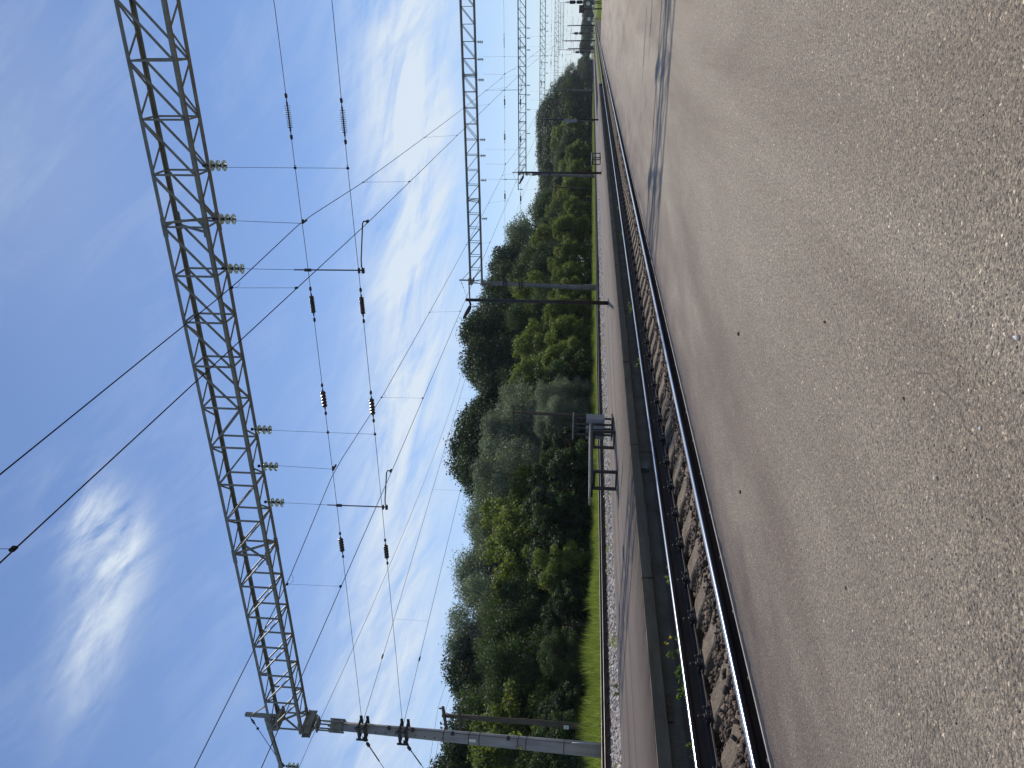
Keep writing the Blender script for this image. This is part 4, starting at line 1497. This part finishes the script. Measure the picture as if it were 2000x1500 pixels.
def make_proto(kind, seed, H, R, base, nblob, nleaf, size, aspect, droop, material, top=1.0):
    g = np.random.default_rng(seed)
    cents = []
    rads = []
    while len(cents) < nblob:
        p = g.uniform(-1, 1, 3)
        if np.linalg.norm(p) > 1 or np.linalg.norm(p) < 0.35:
            continue
        zz = base + (p[2] * 0.5 + 0.5) * (H - base)
        taper = 1.0 if p[2] < 0.2 else 1 - 0.35 * (p[2] - 0.2) * top
        rb = g.uniform(0.055, 0.125) * H
        cents.append((p[0] * R * taper, p[1] * R * taper, min(zz, H - rb * 0.8)))
        rads.append(rb)
    cents = np.array(cents)
    rads = np.array(rads)
    V, F = leaf_cloud(cents, rads, nleaf, size, aspect, droop, seed + 50)
    V[:, 2] = np.maximum(V[:, 2], 0.02)
    crown = mesh_np('crown_' + kind, V, F, material)
    b = MB()
    tr = 0.028 * H
    b.tube([(0, 0, -0.3), (0.02 * H, 0, H * 0.2), (-0.01 * H, 0.02 * H, H * 0.45), (0.01 * H, 0, H * 0.75)], [tr, tr * 0.8, tr * 0.55, tr * 0.2], 9)
    for k in range(12):
        c = cents[(k * 5) % nblob]
        z0 = H * (0.22 + 0.04 * k)
        z0 = min(z0, max(c[2] - 0.05 * H, H * 0.15))
        b.tube([(0, 0, z0), (c[0] * 0.5, c[1] * 0.5, (z0 + c[2]) / 2 + 0.02 * H), tuple(c)], [tr * 0.42, tr * 0.26, tr * 0.08], 6)
    trunk = b.mesh('trunk_' + kind, 'bark')
    return crown, trunk, H


PROTO = {
    'o': [make_proto('oak', 11, 12, 3.3, 2.2, 62, 30000, 0.21, 0.62, 0.1, 'leaf_dark'), make_proto('oak', 12, 12, 3.7, 1.8, 70, 32000, 0.21, 0.62, 0.1, 'leaf_dark', 0.6),
          make_proto('oak', 13, 12, 3.0, 2.6, 54, 27000, 0.21, 0.62, 0.1, 'leaf_dark', 1.3)],
    'g': [make_proto('ash', 21, 11, 3.0, 1.6, 60, 27000, 0.20, 0.55, 0.2, 'leaf_green'), make_proto('ash', 22, 11, 3.4, 1.2, 66, 28000, 0.20, 0.55, 0.2, 'leaf_green', 0.5)],
    's': [make_proto('willow', 31, 9, 2.8, 0.8, 74, 36000, 0.20, 0.26, 0.8, 'leaf_silver', 0.5), make_proto('willow', 32, 9, 3.1, 0.5, 80, 38000, 0.20, 0.26, 0.8, 'leaf_silver', 0.8)],
    'w': [make_proto('sallow', 41, 8, 2.5, 0.4, 66, 28000, 0.18, 0.34, 0.6, 'leaf_green', 0.7)],
    'm': [make_proto('maple', 51, 7, 2.2, 0.3, 62, 24000, 0.165, 0.75, 0.3, 'leaf_olive', 0.9), make_proto('maple', 52, 7, 2.6, 0.3, 70, 26000, 0.165, 0.75, 0.3, 'leaf_olive', 0.6)],
    'b': [make_proto('bush', 61, 4, 1.9, 0.1, 46, 14000, 0.14, 0.6, 0.2, 'leaf_green', 0.5), make_proto('bush', 62, 4, 2.2, 0.1, 50, 15000, 0.14, 0.6, 0.2, 'leaf_dark', 0.5)],
}
KN = {'o': ('oak_tree', 'dark green rounded tree', 'tree'), 'g': ('ash_tree', 'mid green leafy tree', 'tree'), 's': ('willow_tree', 'silvery grey green willow', 'tree'),
      'w': ('sallow_tree', 'dense grey green tree', 'tree'), 'm': ('maple_tree', 'olive green sunlit tree', 'tree'), 'b': ('bush', 'low dark leafy bush', 'bush')}
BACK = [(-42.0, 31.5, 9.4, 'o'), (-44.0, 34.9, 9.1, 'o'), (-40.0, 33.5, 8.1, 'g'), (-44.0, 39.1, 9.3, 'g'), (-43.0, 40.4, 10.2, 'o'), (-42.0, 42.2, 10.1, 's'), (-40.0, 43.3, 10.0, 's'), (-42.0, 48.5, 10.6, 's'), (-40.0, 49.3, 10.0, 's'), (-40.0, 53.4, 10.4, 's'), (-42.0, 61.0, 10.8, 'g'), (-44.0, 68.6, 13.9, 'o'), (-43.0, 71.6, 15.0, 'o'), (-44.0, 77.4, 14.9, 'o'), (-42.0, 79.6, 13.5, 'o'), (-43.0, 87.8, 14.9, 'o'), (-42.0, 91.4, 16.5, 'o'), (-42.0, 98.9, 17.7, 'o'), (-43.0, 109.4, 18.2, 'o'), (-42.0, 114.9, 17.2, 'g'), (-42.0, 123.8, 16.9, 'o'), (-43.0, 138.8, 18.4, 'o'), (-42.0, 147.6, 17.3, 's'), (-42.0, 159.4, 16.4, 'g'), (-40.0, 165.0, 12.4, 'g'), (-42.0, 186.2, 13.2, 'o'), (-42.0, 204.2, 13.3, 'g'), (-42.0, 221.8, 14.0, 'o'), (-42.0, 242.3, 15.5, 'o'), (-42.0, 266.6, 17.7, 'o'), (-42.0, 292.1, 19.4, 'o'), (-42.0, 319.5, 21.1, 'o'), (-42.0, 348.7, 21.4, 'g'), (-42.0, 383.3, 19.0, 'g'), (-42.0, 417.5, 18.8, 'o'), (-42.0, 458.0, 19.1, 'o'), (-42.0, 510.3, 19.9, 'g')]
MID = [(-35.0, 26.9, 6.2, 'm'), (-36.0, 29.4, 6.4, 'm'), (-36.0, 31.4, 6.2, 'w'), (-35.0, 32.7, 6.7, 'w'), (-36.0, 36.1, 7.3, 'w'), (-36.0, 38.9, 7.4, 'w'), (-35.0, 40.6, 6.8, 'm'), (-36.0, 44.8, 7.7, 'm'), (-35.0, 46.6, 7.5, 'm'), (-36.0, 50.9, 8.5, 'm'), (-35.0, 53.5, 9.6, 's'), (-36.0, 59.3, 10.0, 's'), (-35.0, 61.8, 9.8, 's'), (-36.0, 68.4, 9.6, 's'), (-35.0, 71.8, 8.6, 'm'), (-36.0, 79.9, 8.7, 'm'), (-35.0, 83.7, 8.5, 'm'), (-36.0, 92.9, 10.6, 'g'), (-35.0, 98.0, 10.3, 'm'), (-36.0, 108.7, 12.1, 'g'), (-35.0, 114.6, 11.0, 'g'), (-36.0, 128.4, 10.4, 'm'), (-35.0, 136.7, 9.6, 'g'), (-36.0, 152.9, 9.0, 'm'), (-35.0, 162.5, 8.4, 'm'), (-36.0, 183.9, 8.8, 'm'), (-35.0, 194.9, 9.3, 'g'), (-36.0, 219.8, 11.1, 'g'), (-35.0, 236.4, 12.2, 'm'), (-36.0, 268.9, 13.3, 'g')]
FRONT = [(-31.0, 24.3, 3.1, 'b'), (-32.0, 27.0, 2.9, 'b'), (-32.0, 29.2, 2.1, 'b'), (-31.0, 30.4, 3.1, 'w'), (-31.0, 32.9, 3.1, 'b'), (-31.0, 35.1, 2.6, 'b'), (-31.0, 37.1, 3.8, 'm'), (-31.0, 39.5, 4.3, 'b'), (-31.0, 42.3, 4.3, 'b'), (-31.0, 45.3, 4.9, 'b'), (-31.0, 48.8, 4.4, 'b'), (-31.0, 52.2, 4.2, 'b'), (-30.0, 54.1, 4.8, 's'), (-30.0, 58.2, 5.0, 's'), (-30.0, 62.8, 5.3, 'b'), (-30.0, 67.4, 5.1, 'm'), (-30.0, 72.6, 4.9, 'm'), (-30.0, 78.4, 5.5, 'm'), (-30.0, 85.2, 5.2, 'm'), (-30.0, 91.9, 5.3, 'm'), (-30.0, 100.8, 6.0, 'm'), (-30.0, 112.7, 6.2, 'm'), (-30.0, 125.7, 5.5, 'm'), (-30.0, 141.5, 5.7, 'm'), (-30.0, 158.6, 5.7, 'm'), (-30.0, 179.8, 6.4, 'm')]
FAR = [(-60, 540, 15, 'g'), (-47, 560, 12, 'o'), (-36, 600, 10.5, 'g'), (-26, 640, 9, 'o'), (-16, 680, 8.5, 'o'), (-5, 690, 8, 'g'), (4, 700, 9, 'o'), (14, 700, 10, 'o'), (-70, 600, 17, 'o')]
for q in range(26):
    FAR.append((-46 + random.uniform(-6, 3) + max(0, (q - 8) * 2.6), 300 + q * 17 + random.uniform(-5, 5), random.uniform(9, 12) - q * 0.10, 'og'[q % 2]))
for q in range(9):
    FAR.append((-20 + q * 5.5, 735 + random.uniform(-4, 4), random.uniform(7.5, 9.5), 'og'[q % 2]))
cnt = {}


def tree(x, y, h, k, label, group, wide=1.0):
    nm, desc, cat = KN[k]
    i = cnt.get(k, 0)
    cnt[k] = i + 1
    crown, trunk, H = PROTO[k][i % len(PROTO[k])]
    s = h / H * 1.07
    e = empty(nm, (x, y, -0.5), random.uniform(0, 6.28), label, cat, group)
    ws = s ** 0.75 * wide
    e.scale = (ws, ws * random.uniform(0.92, 1.1), s)
    link_mesh('crown', crown, e)
    link_mesh('trunk', trunk, e)
    return e


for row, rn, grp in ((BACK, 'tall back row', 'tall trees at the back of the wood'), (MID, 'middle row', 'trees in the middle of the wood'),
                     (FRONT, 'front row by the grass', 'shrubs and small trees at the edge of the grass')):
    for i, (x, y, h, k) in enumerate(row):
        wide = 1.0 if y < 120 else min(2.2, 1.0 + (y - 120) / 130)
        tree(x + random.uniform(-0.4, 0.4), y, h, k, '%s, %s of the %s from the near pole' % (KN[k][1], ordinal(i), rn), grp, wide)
for i, (x, y, h, k) in enumerate(FAR):
    tree(x, y, h, k, '%s among the small distant trees where the rails meet' % KN[k][1], 'distant trees closing the line', 1.9)
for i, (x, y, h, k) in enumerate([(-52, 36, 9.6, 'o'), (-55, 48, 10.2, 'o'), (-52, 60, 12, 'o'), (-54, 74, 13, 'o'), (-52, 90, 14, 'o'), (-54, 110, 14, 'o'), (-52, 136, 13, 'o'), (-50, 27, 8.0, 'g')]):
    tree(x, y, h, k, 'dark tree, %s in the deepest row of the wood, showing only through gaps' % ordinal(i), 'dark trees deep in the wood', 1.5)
# undergrowth along the foot of the wood
nU = 90000
yy = 20 + 560 * rng.uniform(0, 1, nU) ** 2.6
xx = -31.2 - rng.exponential(1.6, nU).clip(0, 8) - np.where(yy < 31, (31 - yy) * 0.7, 0)
zz = -0.45 + rng.uniform(0, 1, nU) ** 1.6 * 1.5
zz = np.where(yy > 130, -0.45 + rng.uniform(0, 1, nU) ** 1.3 * (1.5 + (yy - 130) / 110), zz)
cent = np.stack([xx, yy, zz], 1)
near = cent[cent[:, 1] <= 130]
far = cent[cent[:, 1] > 130]
V, F = leaf_cloud(near, np.full(len(near), 0.12), len(near), 0.20, 0.7, 0.2, 99)
V2, F2 = leaf_cloud(far, np.full(len(far), 0.3), len(far), 0.75, 0.8, 0.1, 98)
F = np.concatenate([F, F2 + len(V)])
V = np.concatenate([V, V2])
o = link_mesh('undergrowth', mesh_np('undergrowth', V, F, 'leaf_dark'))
tag(o, 'dark leafy undergrowth along the foot of the wood', 'undergrowth', kind='stuff')


# ------------------------------------------------------------------ grass
def grass(name, X, Y, Hh, Wd, label, zb=-0.5):
    n = len(X)
    a = rng.uniform(0, np.pi, n)
    lean = rng.normal(0, 0.28, (n, 2)) * Hh[:, None]
    B = np.stack([X, Y, np.full(n, zb)], 1)
    dx = np.stack([np.cos(a), np.sin(a), np.zeros(n)], 1) * (Wd / 2)[:, None]
    top = B + np.stack([lean[:, 0], lean[:, 1], Hh], 1)
    V = np.stack([B - dx, B + dx, top], 1).reshape(-1, 3)
    F = np.arange(n * 3).reshape(-1, 3)
    o = link_mesh(name, mesh_np(name, V, F, 'grass_blade'))
    return tag(o, label, 'grass', kind='stuff')


n = 110000
Y = 13 + 62 * rng.uniform(0, 1, n) ** 1.25
X = -21.2 - 10.5 * rng.uniform(0, 1, n) ** 0.9 - np.where(Y < 31, (31 - Y) * 0.5 * rng.uniform(0, 1, n), 0)
clump = 0.6 + 0.8 * (np.sin(X * 1.7 + Y * 0.6) * np.sin(Y * 0.83 - X * 0.4) * 0.5 + 0.5)
Hh = rng.uniform(0.16, 0.38, n) * clump * np.where(X < -27, 1.5, 1.0) * np.where(Y < 31, 1.7, 1.0)
grass('grass', X, Y, Hh, rng.uniform(0.02, 0.05, n), 'bright green sunlit grass strip between the far track and the wood')
n = 60000
Y = 75 + 210 * rng.uniform(0, 1, n) ** 1.4
X = -21.3 - 9.5 * rng.uniform(0, 1, n)
grass('grass', X, Y, rng.uniform(0.2, 0.6, n), rng.uniform(0.06, 0.15, n), 'distant green grass strip between the far track and the wood')
n = 26000
Y = 75.8 + 190 * rng.uniform(0, 1, n) ** 1.3
X = rng.uniform(-9.0, -6.9, n)
grass('grass', X, Y, rng.uniform(0.08, 0.26, n), rng.uniform(0.03, 0.08, n), 'yellow green grass between the tracks beyond the island platform end')
n = 22000
Y = 71.3 + 170 * rng.uniform(0, 1, n) ** 1.3
X = rng.uniform(-1.9, 7.0, n)
grass('grass', X, Y, rng.uniform(0.05, 0.18, n), rng.uniform(0.03, 0.08, n), 'patchy dry grass beyond the end of the foreground platform')
# thin scattered tufts in the pale ballast
n = 2600
cx = rng.uniform(-17.0, -12.6, 26)
cy = 12 + 26 * rng.uniform(0, 1, 26)
k = rng.integers(0, 26, n)
grass('grass_tufts', cx[k] + rng.normal(0, 0.09, n), cy[k] + rng.normal(0, 0.12, n), rng.uniform(0.03, 0.14, n), rng.uniform(0.008, 0.018, n), 'thin grass tufts growing in the pale ballast', -0.21)


# ------------------------------------------------------------------ weeds beside the island platform wall
def weed(x, y, z, h, n, label, flower=False, seed=0, name='weed'):
    g = np.random.default_rng(seed)
    e = empty(name, (x, y, z), 0, label, 'weed', 'weeds by the island platform wall')
    b = MB()
    P = []
    for k in range(4):
        a = g.uniform(0, 6.28)
        tip = (math.cos(a) * h * 0.35, math.sin(a) * h * 0.35, h * g.uniform(0.7, 1.0))
        b.tube([(0, 0, 0), (tip[0] * 0.4, tip[1] * 0.4, tip[2] * 0.6), tip], [0.004, 0.003, 0.002], 5)
        for q in range(n // 4):
            s = g.uniform(0.25, 1.0)
            P.append((tip[0] * s + g.normal(0, 0.012), tip[1] * s + g.normal(0, 0.012), tip[2] * s))
    b.build('stem', 'weed_leaf', e)
    P = np.array(P)
    V, F = leaf_cloud(P, np.full(len(P), 0.018), len(P) * 3, 0.045, 0.55, 0.2, seed + 5)
    link_mesh('foliage', mesh_np('foliage', V, F, 'weed_leaf'), e)
    if flower:
        V, F = leaf_cloud(np.array([(0.02, 0, h), (-0.02, 0.03, h * 0.93), (0.01, 0.09, h * 0.8)]), np.full(3, 0.014), 34, 0.022, 0.9, 0.0, seed + 9)
        link_mesh('blossom', mesh_np('blossom', V, F, 'petal'), e)


for i, (x, y, h, n, fl, lab) in enumerate([(-5.62, 5.73, 0.27, 24, True, 'small weed with yellow flowers behind the bright rail of the nearest track'),
                                           (-5.62, 5.46, 0.24, 36, False, 'green weed just nearer than the yellow flowered one'),
                                           (-5.62, 5.18, 0.23, 40, False, 'feathery green weed nearest the camera end of the island wall'),
                                           (-5.60, 6.62, 0.22, 30, False, 'small green weed beyond the yellow flowered one'),
                                           (-5.60, 6.95, 0.16, 20, False, 'tiny green weed behind the bright rail, next beyond a small green weed'),
                                           (-5.62, 4.55, 0.20, 16, False, 'wisp of green weed at the frame edge by the island wall'),
                                           (-5.62, 12.4, 0.24, 44, False, 'bushy green weed by the island wall opposite the bench'),
                                           (-5.62, 15.2, 0.26, 40, False, 'green weed by the island wall beyond the bench'),
                                           (-5.60, 16.0, 0.20, 30, False, 'pale green weed by the island wall near the first lamp post'),
                                           (-5.60, 21.0, 0.24, 40, False, 'green weed by the island wall level with the first lamp post'),
                                           (-5.60, 24.3, 0.22, 40, False, 'green weed by the island wall past the first lamp post'),
                                           (-2.72, 12.6, 0.20, 40, False, 'green weed at the foreground platform edge beside the rail'),
                                           (-13.4, 12.2, 0.30, 40, False, 'leafy weed in the pale ballast near the picture edge')]):
    weed(x, y, -0.22, h, n, lab, fl, 300 + i)


# ------------------------------------------------------------------ haze
hb = MB().box((-260, -60, -1.5), (260, 760, 40))


def m_haze(t):
    v = t.n('ShaderNodeVolumePrincipled', ins={'Color': (0.80, 0.88, 1.0, 1), 'Density': 0.00012, 'Anisotropy': 0.2})
    return v.outputs[0]


hm = bpy.data.materials.new('haze')
hm.use_nodes = True
t = NT(hm.node_tree)
ho = t.n('ShaderNodeOutputMaterial')
hm.node_tree.links.new(m_haze(t), ho.inputs['Volume'])
MATS['haze'] = hm
o = hb.build('haze', 'haze')
tag(o, 'faint blue summer haze over the distant tracks and trees', 'haze', kind='stuff')
